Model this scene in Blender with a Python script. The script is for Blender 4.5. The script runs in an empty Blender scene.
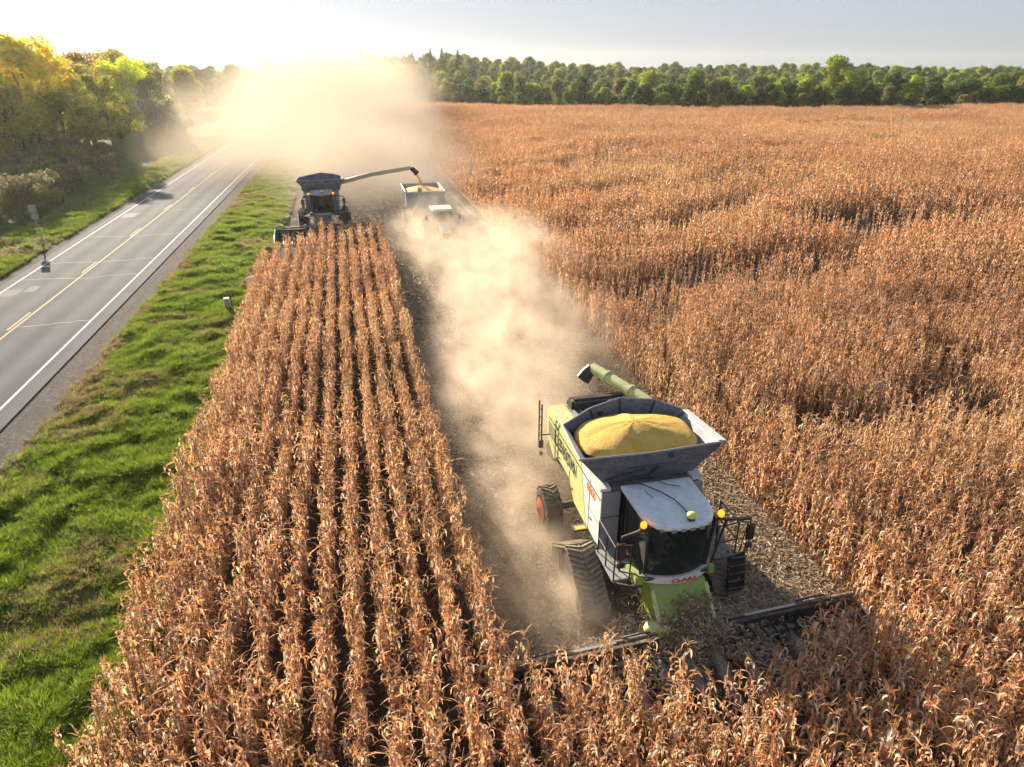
import bpy, bmesh, math, random
import numpy as np
from mathutils import Vector, Matrix
R = math.radians
random.seed(7)
sc = bpy.context.scene
COL = sc.collection

# ------------------------------------------------------------------ camera, sky, sun, exposure
CAMH = 14.0
cd = bpy.data.cameras.new('camera'); cam = bpy.data.objects.new('camera', cd); COL.objects.link(cam)
cam.location = (0, 0, CAMH); cam.rotation_euler = (R(90 - 25.07), 0, R(-13.21))
cd.sensor_width = 36; cd.lens = 36 * 683 / 1024; cd.clip_start = 0.1; cd.clip_end = 6000
sc.camera = cam
SUN_AZ, SUN_EL = -20.0, 17.5          # compass degrees from +Y, elevation
w = bpy.data.worlds.new('World'); sc.world = w; w.use_nodes = True
nt = w.node_tree; bg = nt.nodes['Background']
sky = nt.nodes.new('ShaderNodeTexSky'); sky.sky_type = 'NISHITA'; sky.sun_disc = False
sky.sun_elevation = R(SUN_EL); sky.sun_rotation = R(SUN_AZ)
sky.air_density = 1.0; sky.dust_density = 1.0; sky.ozone_density = 1.5; sky.altitude = 200
gm = nt.nodes.new('ShaderNodeGamma'); gm.inputs[1].default_value = 0.29; nt.links.new(sky.outputs[0], gm.inputs[0])
wb = nt.nodes.new('ShaderNodeMix'); wb.data_type = 'RGBA'; wb.blend_type = 'MULTIPLY'; wb.inputs[0].default_value = 1.0
wb.inputs[7].default_value = (0.89, 0.99, 1.19, 1); nt.links.new(gm.outputs[0], wb.inputs[6]); nt.links.new(wb.outputs[2], bg.inputs[0])
bg.inputs[1].default_value = 0.125
sl = bpy.data.lights.new('sun', 'SUN'); sun = bpy.data.objects.new('sun', sl); COL.objects.link(sun)
sl.energy = 5.0; sl.angle = R(0.6); sl.color = (1.0, 0.86, 0.68)
sd = Vector((math.sin(R(SUN_AZ)) * math.cos(R(SUN_EL)), math.cos(R(SUN_AZ)) * math.cos(R(SUN_EL)), math.sin(R(SUN_EL))))
sun.rotation_euler = sd.to_track_quat('Z', 'Y').to_euler(); sun.location = (-20, 60, 40)
vs = sc.view_settings; vs.view_transform = 'Standard'; vs.look = 'None'; vs.exposure = 1.58; vs.gamma = 1
vs.use_curve_mapping = False
cy = sc.cycles
sc.render.engine = 'CYCLES'
cy.use_denoising = True; cy.use_adaptive_sampling = True; cy.adaptive_threshold = 0.02
cy.max_bounces = 6; cy.diffuse_bounces = 3; cy.glossy_bounces = 2; cy.transmission_bounces = 3
cy.transparent_max_bounces = 48; cy.volume_bounces = 3; cy.volume_step_rate = 2.0; cy.volume_max_steps = 256
cy.sample_clamp_indirect = 6

# ------------------------------------------------------------------ materials
def mat(name):
    m = bpy.data.materials.new(name); m.use_nodes = True
    t = m.node_tree; return m, t, t.nodes['Principled BSDF']
def N(t, typ, **kw):
    n = t.nodes.new(typ)
    for k, v in kw.items():
        if k.startswith('_'): setattr(n, k[1:], v)
        else:
            key = k.replace('__', ' ')
            n.inputs[int(key[1:]) if key[0] == 'i' and key[1:].isdigit() else key].default_value = v
    return n
def ramp(t, fac, stops):
    n = t.nodes.new('ShaderNodeValToRGB'); e = n.color_ramp.elements
    while len(e) < len(stops): e.new(0.5)
    for el, (p, c) in zip(e, stops): el.position = p; el.color = (*c, 1) if len(c) == 3 else c
    t.links.new(fac, n.inputs[0]); return n.outputs[0]
def mixc(t, fac, a, b, mode='MIX'):
    n = t.nodes.new('ShaderNodeMix'); n.data_type = 'RGBA'; n.blend_type = mode
    for s, v in ((0, fac), (6, a), (7, b)):
        if hasattr(v, 'is_output') or isinstance(v, bpy.types.NodeSocket): t.links.new(v, n.inputs[s])
        elif s == 0: n.inputs[0].default_value = v
        else: n.inputs[s].default_value = (*v, 1)
    return n.outputs[2]
def noise(t, scale, detail=4, rough=0.55, vec=None, dist=0):
    n = N(t, 'ShaderNodeTexNoise', Scale=scale, Detail=detail, Roughness=rough, Distortion=dist)
    if vec is None:
        g = t.nodes.new('ShaderNodeNewGeometry'); vec = g.outputs['Position']
    t.links.new(vec, n.inputs['Vector']); return n.outputs[0]
def bump(t, bs, h, strength, dist=0.05):
    b = N(t, 'ShaderNodeBump', Strength=strength, Distance=dist)
    t.links.new(h, b.inputs['Height']); t.links.new(b.outputs[0], bs.inputs['Normal'])
def objvec(t, scale=(1, 1, 1)):
    c = t.nodes.new('ShaderNodeTexCoord'); mp = t.nodes.new('ShaderNodeMapping'); mp.inputs['Scale'].default_value = scale
    t.links.new(c.outputs['Object'], mp.inputs[0]); return mp.outputs[0]
def posvec(t, scale=(1, 1, 1), rot=0):
    c = t.nodes.new('ShaderNodeNewGeometry'); mp = t.nodes.new('ShaderNodeMapping')
    mp.inputs['Scale'].default_value = scale; mp.inputs['Rotation'].default_value = (0, 0, rot)
    t.links.new(c.outputs['Position'], mp.inputs[0]); return mp.outputs[0]

M = {}
def paint(name, col, rough=0.4, metal=0.0, dirt=0.35, dirtcol=(0.36, 0.27, 0.18), coat=0.0, spec=0.5):
    m, t, b = mat(name)
    v = objvec(t)
    f1 = noise(t, 3.0, 6, 0.7, v); f2 = noise(t, 22, 3, 0.6, v)
    fac = ramp(t, f1, [(0.42, (0, 0, 0)), (0.72, (dirt,) * 3)])
    c = mixc(t, fac, col, dirtcol)
    gg = t.nodes.new('ShaderNodeNewGeometry'); sz_ = t.nodes.new('ShaderNodeSeparateXYZ'); t.links.new(gg.outputs['True Normal'], sz_.inputs[0])
    up = ramp(t, sz_.outputs[2], [(0.55, (0, 0, 0)), (0.95, (1, 1, 1))]); f3 = ramp(t, noise(t, 6, 5, 0.75, v), [(0.35, (0.1, 0.1, 0.1)), (0.65, (dirt * 1.3,) * 3)])
    c = mixc(t, mixc(t, 1.0, up, f3, 'MULTIPLY'), c, (0.42, 0.34, 0.24))
    c2 = mixc(t, 0.18, c, ramp(t, f2, [(0.3, (0.35,) * 3), (0.7, (1, 1, 1))]), 'MULTIPLY')
    t.links.new(c2, b.inputs['Base Color'])
    t.links.new(ramp(t, f1, [(0.3, (rough,) * 3), (0.7, (min(1, rough + 0.35),) * 3)]), b.inputs['Roughness'])
    b.inputs['Metallic'].default_value = metal; b.inputs['Coat Weight'].default_value = coat
    M[name] = m; return m
paint('pale_lime', (0.60, 0.64, 0.24), 0.35, dirt=0.4)
paint('beige', (0.58, 0.52, 0.36), 0.45, dirt=0.3)
paint('lime', (0.25, 0.42, 0.03), 0.4, dirt=0.7)
paint('white_paint', (0.78, 0.77, 0.73), 0.4, dirt=0.4, dirtcol=(0.5, 0.4, 0.28))
paint('roof_white', (0.74, 0.78, 0.80), 0.3, dirt=0.25, dirtcol=(0.4, 0.36, 0.3))
paint('grey_panel', (0.30, 0.32, 0.36), 0.45, dirt=0.3)
paint('tank_grey', (0.15, 0.165, 0.215), 0.5, dirt=0.8, dirtcol=(0.30, 0.265, 0.23))
def tarp():
    t = M['tank_grey'].node_tree; b = t.nodes['Principled BSDF']; v = objvec(t, (1.0, 1.0, 2.2))
    f = noise(t, 5.5, 6, 0.75, v, 1.2); src = b.inputs['Base Color'].links[0].from_socket
    t.links.new(mixc(t, ramp(t, f, [(0.45, (0, 0, 0)), (0.6, (0.75,) * 3)]), src, (0.06, 0.062, 0.085)), b.inputs['Base Color']); bump(t, b, f, 0.5, 0.05)
tarp()
paint('dark_metal', (0.035, 0.037, 0.042), 0.45, dirt=0.5)
paint('black_plastic', (0.02, 0.02, 0.022), 0.4, dirt=0.35, dirtcol=(0.14, 0.11, 0.08))
paint('teal_dark', (0.03, 0.07, 0.075), 0.4, dirt=0.3)
paint('rubber', (0.03, 0.028, 0.026), 0.85, dirt=0.7, dirtcol=(0.20, 0.15, 0.10))
paint('track_rubber', (0.20, 0.165, 0.12), 0.9, dirt=0.9, dirtcol=(0.42, 0.33, 0.22))
paint('red_rim', (0.45, 0.06, 0.02), 0.5, dirt=0.4)
paint('steel', (0.45, 0.46, 0.47), 0.35, metal=0.7, dirt=0.4)
paint('grey_zinc', (0.36, 0.36, 0.35), 0.5, metal=0.3, dirt=0.2)
paint('wood_post', (0.11, 0.08, 0.055), 0.9, dirt=0.3)
paint('yellow_paint', (0.75, 0.55, 0.03), 0.4, dirt=0.15)
paint('receiver', (0.72, 0.78, 0.12), 0.35, dirt=0.1)
paint('blue_paint', (0.06, 0.14, 0.42), 0.4, dirt=0.3)
paint('text_dark', (0.03, 0.035, 0.06), 0.4, dirt=0.1)
paint('text_red', (0.60, 0.03, 0.02), 0.4, dirt=0.1)
paint('text_orange', (0.75, 0.30, 0.12), 0.4, dirt=0.1)
paint('paper_blue', (0.35, 0.62, 0.66), 0.6, dirt=0.1)
def glassmat():
    m, t, b = mat('cab_glass')
    b.inputs['Base Color'].default_value = (0.02, 0.03, 0.025, 1); b.inputs['Roughness'].default_value = 0.06
    b.inputs['Metallic'].default_value = 0.0; b.inputs['Alpha'].default_value = 0.62
    b.inputs['IOR'].default_value = 1.5
    M['glass'] = m
glassmat()
def lampmat(name, col):
    m, t, b = mat(name); b.inputs['Base Color'].default_value = (*col, 1); b.inputs['Roughness'].default_value = 0.2
    b.inputs['Emission Color'].default_value = (*col, 1); b.inputs['Emission Strength'].default_value = 1.2
    M[name] = m
lampmat('amber', (1.0, 0.22, 0.01)); lampmat('red_lamp', (0.8, 0.06, 0.02))

def grainmat():
    m, t, b = mat('grain')
    v = objvec(t)
    b.inputs['Specular IOR Level'].default_value = 0.2
    n1 = noise(t, 34, 3, 0.8, v); n2 = noise(t, 1.6, 5, 0.65, v); n3 = noise(t, 7, 4, 0.7, v)
    c = ramp(t, n1, [(0.3, (0.74, 0.42, 0.06)), (0.52, (0.96, 0.60, 0.14)), (0.75, (0.97, 0.73, 0.30))])
    c = mixc(t, ramp(t, n2, [(0.4, (0, 0, 0)), (0.7, (0.5,) * 3)]), c, (0.55, 0.31, 0.02))
    sp_ = noise(t, 26, 2, 0.5, objvec(t, (1, 1, 1.3))); c = mixc(t, ramp(t, sp_, [(0.66, (0, 0, 0)), (0.72, (0.55,) * 3)]), c, (0.45, 0.16, 0.03))
    t.links.new(c, b.inputs['Base Color']); b.inputs['Roughness'].default_value = 0.7
    ad = N(t, 'ShaderNodeMath', _operation='ADD'); t.links.new(n1, ad.inputs[0]); t.links.new(n3, ad.inputs[1])
    bump(t, b, ad.outputs[0], 1.0, 0.06); M['grain'] = m
grainmat()

def leafy(name, mode='attr', trans=0.4, rough=0.6, patch=None, hue=0.0, spec=0.25, warm=None):
    """thin leaf surface: reflects and lets light through"""
    m, t, b = mat(name)
    if mode == 'attr':
        a = N(t, 'ShaderNodeAttribute', _attribute_name='Col'); c = a.outputs['Color']
    else:
        a = N(t, 'ShaderNodeAttribute', _attribute_name='Col'); oi = t.nodes.new('ShaderNodeObjectInfo')
        c = mixc(t, 1.0, a.outputs['Color'], oi.outputs['Color'], 'MULTIPLY')
    if patch:
        for sc_, lo, hi, cc, amt in patch:
            f = ramp(t, noise(t, sc_, 3, 0.6), [(lo, (0, 0, 0)), (hi, (amt,) * 3)])
            c = mixc(t, f, c, cc)
    if hue:
        oi = t.nodes.new('ShaderNodeObjectInfo')
        c = mixc(t, hue, c, ramp(t, oi.outputs['Random'], [(0.0, (0.35, 0.35, 0.35)), (0.5, (0.9, 0.85, 0.8)), (1.0, (1.3, 1.2, 1.05))]), 'MULTIPLY')
    t.links.new(c, b.inputs['Base Color']); b.inputs['Roughness'].default_value = rough
    b.inputs['Specular IOR Level'].default_value = spec
    tr = t.nodes.new('ShaderNodeBsdfTranslucent')
    tc = c if warm is None else mixc(t, 1.0, c, warm, 'MULTIPLY')
    t.links.new(tc, tr.inputs[0])
    mx = t.nodes.new('ShaderNodeMixShader'); mx.inputs[0].default_value = trans
    t.links.new(b.outputs[0], mx.inputs[1]); t.links.new(tr.outputs[0], mx.inputs[2])
    t.links.new(mx.outputs[0], t.nodes['Material Output'].inputs[0])
    M[name] = m; return m
leafy('corn_leaf', trans=0.42, rough=0.45, hue=0.5, warm=(1.0, 0.88, 0.71),
      patch=[(0.028, 0.42, 0.60, (0.42, 0.25, 0.165), 0.55), (0.045, 0.48, 0.62, (0.66, 0.50, 0.30), 0.5), (0.16, 0.55, 0.7, (0.50, 0.20, 0.08), 0.25)])
leafy('tree_leaf', 'obj', trans=0.5, rough=0.6)
leafy('shrub_twig', 'obj', trans=0.1, rough=0.8)
leafy('grass_blade', trans=0.5, rough=0.5, hue=0.3,
      patch=[(0.35, 0.60, 0.74, (0.34, 0.30, 0.10), 0.5)])
leafy('straw', trans=0.15, rough=0.6, hue=0.4)
def bark():
    m, t, b = mat('bark'); n = noise(t, 9, 5, 0.7, objvec(t, (1, 1, 0.25)))
    t.links.new(ramp(t, n, [(0.3, (0.05, 0.038, 0.028)), (0.7, (0.16, 0.13, 0.10))]), b.inputs['Base Color'])
    b.inputs['Roughness'].default_value = 0.9; bump(t, b, n, 0.6); M['bark'] = m
bark()

# ground materials
def soil():
    m, t, b = mat('field_soil')
    n1 = noise(t, 0.5, 5, 0.6); n2 = noise(t, 14, 5, 0.75, posvec(t, (1.4, 0.8, 1))); n3 = noise(t, 60, 3, 0.7, posvec(t, (0.5, 1.4, 1)))
    c = ramp(t, n2, [(0.3, (0.040, 0.030, 0.021)), (0.5, (0.085, 0.064, 0.044)), (0.66, (0.17, 0.13, 0.085)), (0.8, (0.30, 0.24, 0.16))])
    c = mixc(t, ramp(t, n1, [(0.4, (0, 0, 0)), (0.65, (0.55,) * 3)]), c, (0.10, 0.075, 0.05))
    c = mixc(t, ramp(t, n3, [(0.58, (0, 0, 0)), (0.68, (0.7,) * 3)]), c, (0.44, 0.36, 0.25))
    t.links.new(c, b.inputs['Base Color']); b.inputs['Roughness'].default_value = 0.95; b.inputs['Specular IOR Level'].default_value = 0.08
    bump(t, b, n2, 0.9, 0.08); M['soil'] = m
soil()
def groundmat():
    m, t, b = mat('ground')
    n1 = noise(t, 0.03, 4, 0.6); n2 = noise(t, 0.8, 5, 0.65)
    c = ramp(t, n2, [(0.3, (0.035, 0.06, 0.012)), (0.55, (0.075, 0.125, 0.02)), (0.75, (0.13, 0.15, 0.04))])
    c = mixc(t, ramp(t, n1, [(0.45, (0, 0, 0)), (0.6, (0.6,) * 3)]), c, (0.10, 0.11, 0.035))
    t.links.new(c, b.inputs['Base Color']); b.inputs['Roughness'].default_value = 0.95; b.inputs['Specular IOR Level'].default_value = 0.03
    bump(t, b, n2, 0.8, 0.2); M['ground'] = m
groundmat()
def vergemat():
    m, t, b = mat('verge_turf')
    n1 = noise(t, 0.5, 4, 0.6); n2 = noise(t, 9, 5, 0.7)
    c = ramp(t, n2, [(0.3, (0.035, 0.06, 0.012)), (0.55, (0.08, 0.14, 0.02)), (0.75, (0.15, 0.17, 0.05))])
    c = mixc(t, ramp(t, n1, [(0.5, (0, 0, 0)), (0.62, (0.8,) * 3)]), c, (0.19, 0.155, 0.10))
    t.links.new(c, b.inputs['Base Color']); b.inputs['Roughness'].default_value = 0.95; b.inputs['Specular IOR Level'].default_value = 0.08
    bump(t, b, n2, 1.0, 0.06); M['verge'] = m
vergemat()
def gravelmat():
    m, t, b = mat('gravel')
    v = t.nodes.new('ShaderNodeTexVoronoi'); v.inputs['Scale'].default_value = 16
    t.links.new(posvec(t), v.inputs['Vector'])
    n1 = noise(t, 1.2, 4, 0.6, posvec(t, (2.2, 0.25, 1), -0.0245)); n2 = noise(t, 26, 3, 0.7)
    c = ramp(t, n2, [(0.3, (0.05, 0.045, 0.042)), (0.7, (0.17, 0.155, 0.14))])
    c = mixc(t, ramp(t, n1, [(0.42, (0, 0, 0)), (0.62, (0.6,) * 3)]), c, (0.075, 0.06, 0.048))
    n5 = noise(t, 5, 5, 0.75); c = mixc(t, ramp(t, n5, [(0.5, (0, 0, 0)), (0.64, (0.75,) * 3)]), c, (0.24, 0.19, 0.135))
    t.links.new(c, b.inputs['Base Color']); b.inputs['Roughness'].default_value = 0.95; b.inputs['Specular IOR Level'].default_value = 0.08
    bump(t, b, v.outputs['Distance'], 0.8, 0.05); M['gravel'] = m
gravelmat()
ROAD_S = 0.0245
def asphaltmat():
    m, t, b = mat('asphalt')
    g = t.nodes.new('ShaderNodeNewGeometry'); sp = t.nodes.new('ShaderNodeSeparateXYZ'); t.links.new(g.outputs['Position'], sp.inputs[0])
    # across-road coordinate
    mu = N(t, 'ShaderNodeMath', _operation='MULTIPLY'); t.links.new(sp.outputs[1], mu.inputs[0]); mu.inputs[1].default_value = -ROAD_S
    ad = N(t, 'ShaderNodeMath', _operation='ADD'); t.links.new(sp.outputs[0], ad.inputs[0]); t.links.new(mu.outputs[0], ad.inputs[1])
    wv = N(t, 'ShaderNodeMath', _operation='MULTIPLY_ADD'); t.links.new(ad.outputs[0], wv.inputs[0]); wv.inputs[1].default_value = 2 * math.pi / 1.9; wv.inputs[2].default_value = 1.2
    sn = N(t, 'ShaderNodeMath', _operation='SINE'); t.links.new(wv.outputs[0], sn.inputs[0])
    ns = noise(t, 1.0, 4, 0.6, posvec(t, (1.6, 0.06, 1), -ROAD_S)); n2 = noise(t, 45, 3, 0.7); n3 = noise(t, 0.35, 4, 0.6)
    c = ramp(t, n2, [(0.3, (0.10, 0.102, 0.107)), (0.7, (0.19, 0.192, 0.197))])
    mr = N(t, 'ShaderNodeMapRange', i1=-1.0, i2=1.0, i3=0.0, i4=0.55); t.links.new(sn.outputs[0], mr.inputs[0])
    c = mixc(t, mr.outputs[0], c, (0.05, 0.05, 0.052))
    c = mixc(t, ramp(t, ns, [(0.42, (0, 0, 0)), (0.66, (0.5,) * 3)]), c, (0.14, 0.138, 0.135))
    c = mixc(t, ramp(t, n3, [(0.5, (0, 0, 0)), (0.7, (0.3,) * 3)]), c, (0.075, 0.072, 0.07))
    t.links.new(c, b.inputs['Base Color']); b.inputs['Roughness'].default_value = 0.9; b.inputs['Specular IOR Level'].default_value = 0.05
    bump(t, b, n2, 0.5, 0.01); M['asphalt'] = m
asphaltmat()
def linemat(name, col, wear=0.55):
    m, t, b = mat(name); n = noise(t, 9, 5, 0.75)
    t.links.new(mixc(t, ramp(t, n, [(0.48, (0, 0, 0)), (0.68, (wear,) * 3)]), col, (0.16, 0.155, 0.15)), b.inputs['Base Color'])
    b.inputs['Roughness'].default_value = 0.85; b.inputs['Specular IOR Level'].default_value = 0.15; M[name] = m
linemat('line_white', (0.62, 0.61, 0.59), 1.0); linemat('line_yellow', (0.56, 0.42, 0.20), 1.0); linemat('seal_pale', (0.42, 0.41, 0.39), 0.7)
linemat('patch_dark', (0.055, 0.056, 0.058), 0.9)

# ------------------------------------------------------------------ mesh builder and tagging
class MB:
    def __init__(s): s.v = []; s.f = []
    def add(s, vs, fs):
        o = len(s.v); s.v += [tuple(p) for p in vs]; s.f += [tuple(i + o for i in f) for f in fs]; return s
    def box(s, c, d, rot=None):
        x, y, z = d[0] / 2, d[1] / 2, d[2] / 2
        vs = [Vector((a * x, b_ * y, c_ * z)) for a in (-1, 1) for b_ in (-1, 1) for c_ in (-1, 1)]
        if rot is not None: vs = [rot @ p for p in vs]
        vs = [p + Vector(c) for p in vs]
        return s.add(vs, [(0, 1, 3, 2), (4, 6, 7, 5), (0, 4, 5, 1), (2, 3, 7, 6), (0, 2, 6, 4), (1, 5, 7, 3)])
    def prism(s, prof, x0, x1, x0b=None, x1b=None):
        """profile of (y, z) swept across x"""
        n = len(prof)
        vs = [(x0, y, z) for y, z in prof] + [(x1, y, z) for y, z in prof]
        fs = [tuple(range(n)), tuple(range(2 * n - 1, n - 1, -1))]
        for i in range(n): j = (i + 1) % n; fs.append((i, i + n, j + n, j))
        return s.add(vs, fs)
    def tube(s, path, r, n=10, cap=True, r2=None):
        P = [Vector(p) for p in path]; k = len(P); vs = []; fs = []
        for i, p in enumerate(P):
            tg = (P[min(i + 1, k - 1)] - P[max(i - 1, 0)]).normalized()
            a = Vector((0, 0, 1)) if abs(tg.z) < 0.9 else Vector((0, 1, 0))
            u = tg.cross(a).normalized(); v = u.cross(tg)
            rr = r if r2 is None else r + (r2 - r) * i / (k - 1)
            for j in range(n): vs.append(p + (u * math.cos(2 * math.pi * j / n) + v * math.sin(2 * math.pi * j / n)) * rr)
        for i in range(k - 1):
            for j in range(n): j2 = (j + 1) % n; fs.append((i * n + j, i * n + j2, (i + 1) * n + j2, (i + 1) * n + j))
        if cap: fs.append(tuple(range(n - 1, -1, -1))); fs.append(tuple((k - 1) * n + j for j in range(n)))
        return s.add(vs, fs)
    def lathe_x(s, c, prof, n=32):
        """profile of (x, r) turned about an axis parallel to x"""
        vs = []; fs = []; k = len(prof)
        for (x, r) in prof:
            for j in range(n): a = 2 * math.pi * j / n; vs.append((c[0] + x, c[1] + r * math.cos(a), c[2] + r * math.sin(a)))
        for i in range(k - 1):
            for j in range(n): j2 = (j + 1) % n; fs.append((i * n + j, (i + 1) * n + j, (i + 1) * n + j2, i * n + j2))
        fs.append(tuple(range(n))); fs.append(tuple((k - 1) * n + j for j in range(n - 1, -1, -1)))
        return s.add(vs, fs)
    def panel(s, pts, th):
        P = [Vector(p) for p in pts]; nrm = (P[1] - P[0]).cross(P[2] - P[0]).normalized() * th; n = len(P)
        fs = [tuple(range(n)), tuple(range(2 * n - 1, n - 1, -1))] + [(i, i + n, (i + 1) % n + n, (i + 1) % n) for i in range(n)]
        return s.add(P + [p - nrm for p in P], fs)
    def ball(s, c, r, seg=14, ring=8):
        r = (r, r, r) if not hasattr(r, '__len__') else r
        vs = []; fs = []
        for i in range(ring + 1):
            a = math.pi * i / ring
            for j in range(seg): b_ = 2 * math.pi * j / seg; vs.append((c[0] + r[0] * math.sin(a) * math.cos(b_), c[1] + r[1] * math.sin(a) * math.sin(b_), c[2] + r[2] * math.cos(a)))
        for i in range(ring):
            for j in range(seg): j2 = (j + 1) % seg; fs.append((i * seg + j, (i + 1) * seg + j, (i + 1) * seg + j2, i * seg + j2))
        return s.add(vs, fs)
    def build(s, name, m, parent=None, bevel=0, smooth=True, ang=35):
        me = bpy.data.meshes.new(name); me.from_pydata(s.v, [], s.f)
        bm = bmesh.new(); bm.from_mesh(me); bmesh.ops.recalc_face_normals(bm, faces=bm.faces)
        if bevel:
            es = [e for e in bm.edges if len(e.link_faces) == 2 and e.calc_face_angle(0) > R(30)]
            bmesh.ops.bevel(bm, geom=es, offset=bevel, segments=2, affect='EDGES', clamp_overlap=True)
        bm.to_mesh(me); bm.free()
        if smooth:
            me.shade_smooth(); me.set_sharp_from_angle(angle=R(ang))
        me.materials.append(M[m] if isinstance(m, str) else m)
        o = bpy.data.objects.new(name, me); COL.objects.link(o); o.parent = parent
        return o
def tag(o, label=None, cat=None, group=None, kind=None):
    if label: o['label'] = label
    if cat: o['category'] = cat
    if group: o['group'] = group
    if kind: o['kind'] = kind
    return o
def empty(name, loc, rz=0, s=1.0):
    o = bpy.data.objects.new(name, None); COL.objects.link(o); o.location = loc; o.rotation_euler = (0, 0, rz)
    o.scale = (s, s, s); o.empty_display_size = 0.3; return o
def text(name, body, size, m, parent, origin, xdir, ydir, ext=0.004, sx=1.0):
    cu = bpy.data.curves.new(name, 'FONT'); cu.body = body; cu.size = size; cu.extrude = ext; cu.align_x = 'CENTER'; cu.align_y = 'CENTER'
    cu.offset = size * 0.012
    o = bpy.data.objects.new(name, cu); COL.objects.link(o); o.parent = parent; cu.materials.append(M[m])
    x = Vector(xdir).normalized(); y = Vector(ydir).normalized(); z = x.cross(y).normalized(); y = z.cross(x)
    mt = Matrix((x, y, z)).transposed().to_4x4(); mt.translation = Vector(origin)
    o.matrix_local = mt @ Matrix.Diagonal((sx, 1, 1, 1)); return o
def sheet(name, pts, z, m, kind='structure'):
    me = bpy.data.meshes.new(name); me.from_pydata([(x, y, z) for x, y in pts], [], [tuple(range(len(pts)))])
    me.materials.append(M[m]); o = bpy.data.objects.new(name, me); COL.objects.link(o)
    if kind: o['kind'] = kind
    return o

# ------------------------------------------------------------------ ground, road, hills
def hill_h(x, y):
    """land rises gently beyond the far tree lines"""
    d = max(0.0, (y - 270) / 260.0); d = min(d, 1.0); s = d * d * (3 - 2 * d)
    bumpy = 9.5 * math.exp(-((x - 60) / 90) ** 2) + 3.5 * math.exp(-((x - 330) / 200) ** 2) + 2.0
    return s * bumpy
g = MB()
xs = sorted(set([-1400, -1000, -800] + list(range(-600, 801, 25)) + [1000, 1400, 1700]))
ys = sorted(set([-300, -100, 0, 100, 200, 250] + list(range(270, 571, 20)) + [700, 1000, 1600]))
vs_ = [(x, y, hill_h(x, y)) for y in ys for x in xs]; nx = len(xs)
fs_ = [(j * nx + i, j * nx + i + 1, (j + 1) * nx + i + 1, (j + 1) * nx + i) for j in range(len(ys) - 1) for i in range(nx - 1)]
g.add(vs_, fs_); o = g.build('ground', 'ground'); o['kind'] = 'structure'

def vnoise(x, y, s, seed=0):
    """smooth value noise in numpy"""
    x = np.asarray(x) * s + seed * 17.3; y = np.asarray(y) * s + seed * 9.1
    xi = np.floor(x); yi = np.floor(y); fx = x - xi; fy = y - yi; fx = fx * fx * (3 - 2 * fx); fy = fy * fy * (3 - 2 * fy)
    h = lambda a, b: np.modf(np.abs(np.sin(a * 127.1 + b * 311.7 + seed * 3.7) * 43758.5453))[0]
    return (h(xi, yi) * (1 - fx) + h(xi + 1, yi) * fx) * (1 - fy) + (h(xi, yi + 1) * (1 - fx) + h(xi + 1, yi + 1) * fx) * fy
def field_h(x, y):
    """the right-hand field rolls gently"""
    x = np.asarray(x, float); y = np.asarray(y, float)
    a = np.clip((x - 17) / 28, 0, 1); b = np.clip((y - 14) / 40, 0, 1); e = np.clip((235 - y) / 40, .6, 1)
    return a * a * (3 - 2 * a) * b * b * (3 - 2 * b) * e * (2.2 * vnoise(x * .6, y, .021, 21) + .8 * vnoise(x, y, .05, 22))
def rx(off, y): return off + ROAD_S * y
def strip(name, a, b_, z, m, y0=-20, y1=262, kind='structure'):
    return sheet(name, [(rx(a, y0), y0), (rx(b_, y0), y0), (rx(b_, y1), y1), (rx(a, y1), y1)], z, m, kind)
W_L, YEL, W_R = -24.55, -20.75, -16.75
FIELD = [(-7.6, -10), (260, -10), (330, 175), (198, 188), (101, 196), (60, 222), (26.8, 252), (-4, 262), (-6, 60)]
sheet('field', FIELD, 0.012, 'soil')
fm = MB(); gx = np.linspace(14, 330, 120); gy = np.linspace(0, 262, 110); GX, GY = np.meshgrid(gx, gy)
lim = np.interp(GX, [12, 26.8, 60, 101, 198, 330], [256, 252, 222, 196, 188, 175]); GZ = field_h(GX, GY) + .02 - np.clip(GY - lim, 0, 12) * .3
fm.add(np.stack([GX, GY, GZ], -1).reshape(-1, 3).tolist(), [(j * 120 + i, j * 120 + i + 1, (j + 1) * 120 + i + 1, (j + 1) * 120 + i) for j in range(109) for i in range(119)])
o = fm.build('rolling_field', 'soil'); o['kind'] = 'structure'
strip('gravel_shoulder', W_R + 0.9, W_R + 2.9, 0.035, 'gravel'); strip('gravel_shoulder', W_L - 2.2, W_L - 0.7, 0.035, 'gravel')
rd = MB(); y0, y1 = -20, 262
rd.add([(rx(W_L - 0.7, y0), y0, 0.0), (rx(W_L - 0.7, y0), y0, 0.10), (rx(W_R + 0.9, y0), y0, 0.10), (rx(W_R + 0.9, y0), y0, 0.0),
        (rx(W_L - 0.7, y1), y1, 0.0), (rx(W_L - 0.7, y1), y1, 0.10), (rx(W_R + 0.9, y1), y1, 0.10), (rx(W_R + 0.9, y1), y1, 0.0)],
       [(0, 1, 5, 4), (1, 2, 6, 5), (2, 3, 7, 6)])
o = rd.build('road', 'asphalt', smooth=False); o['kind'] = 'structure'
ZR = 0.104
strip('road_edge_line', W_R - 0.07, W_R + 0.07, ZR, 'line_white'); strip('road_edge_line', W_L - 0.07, W_L + 0.07, ZR, 'line_white')
strip('road_centre_line', YEL + 0.02, YEL + 0.14, ZR, 'line_yellow')
dm = MB()
for k in range(22):
    a = 6 + k * 12.2; b_ = a + 3.2
    dm.add([(rx(YEL - 0.24, a), a, ZR), (rx(YEL - 0.12, a), a, ZR), (rx(YEL - 0.12, b_), b_, ZR), (rx(YEL - 0.24, b_), b_, ZR)], [(0, 1, 2, 3)])
o = dm.build('road_centre_dashes', 'line_yellow', smooth=False); o['kind'] = 'structure'
cr = MB(); rnd = random.Random(3)
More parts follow.
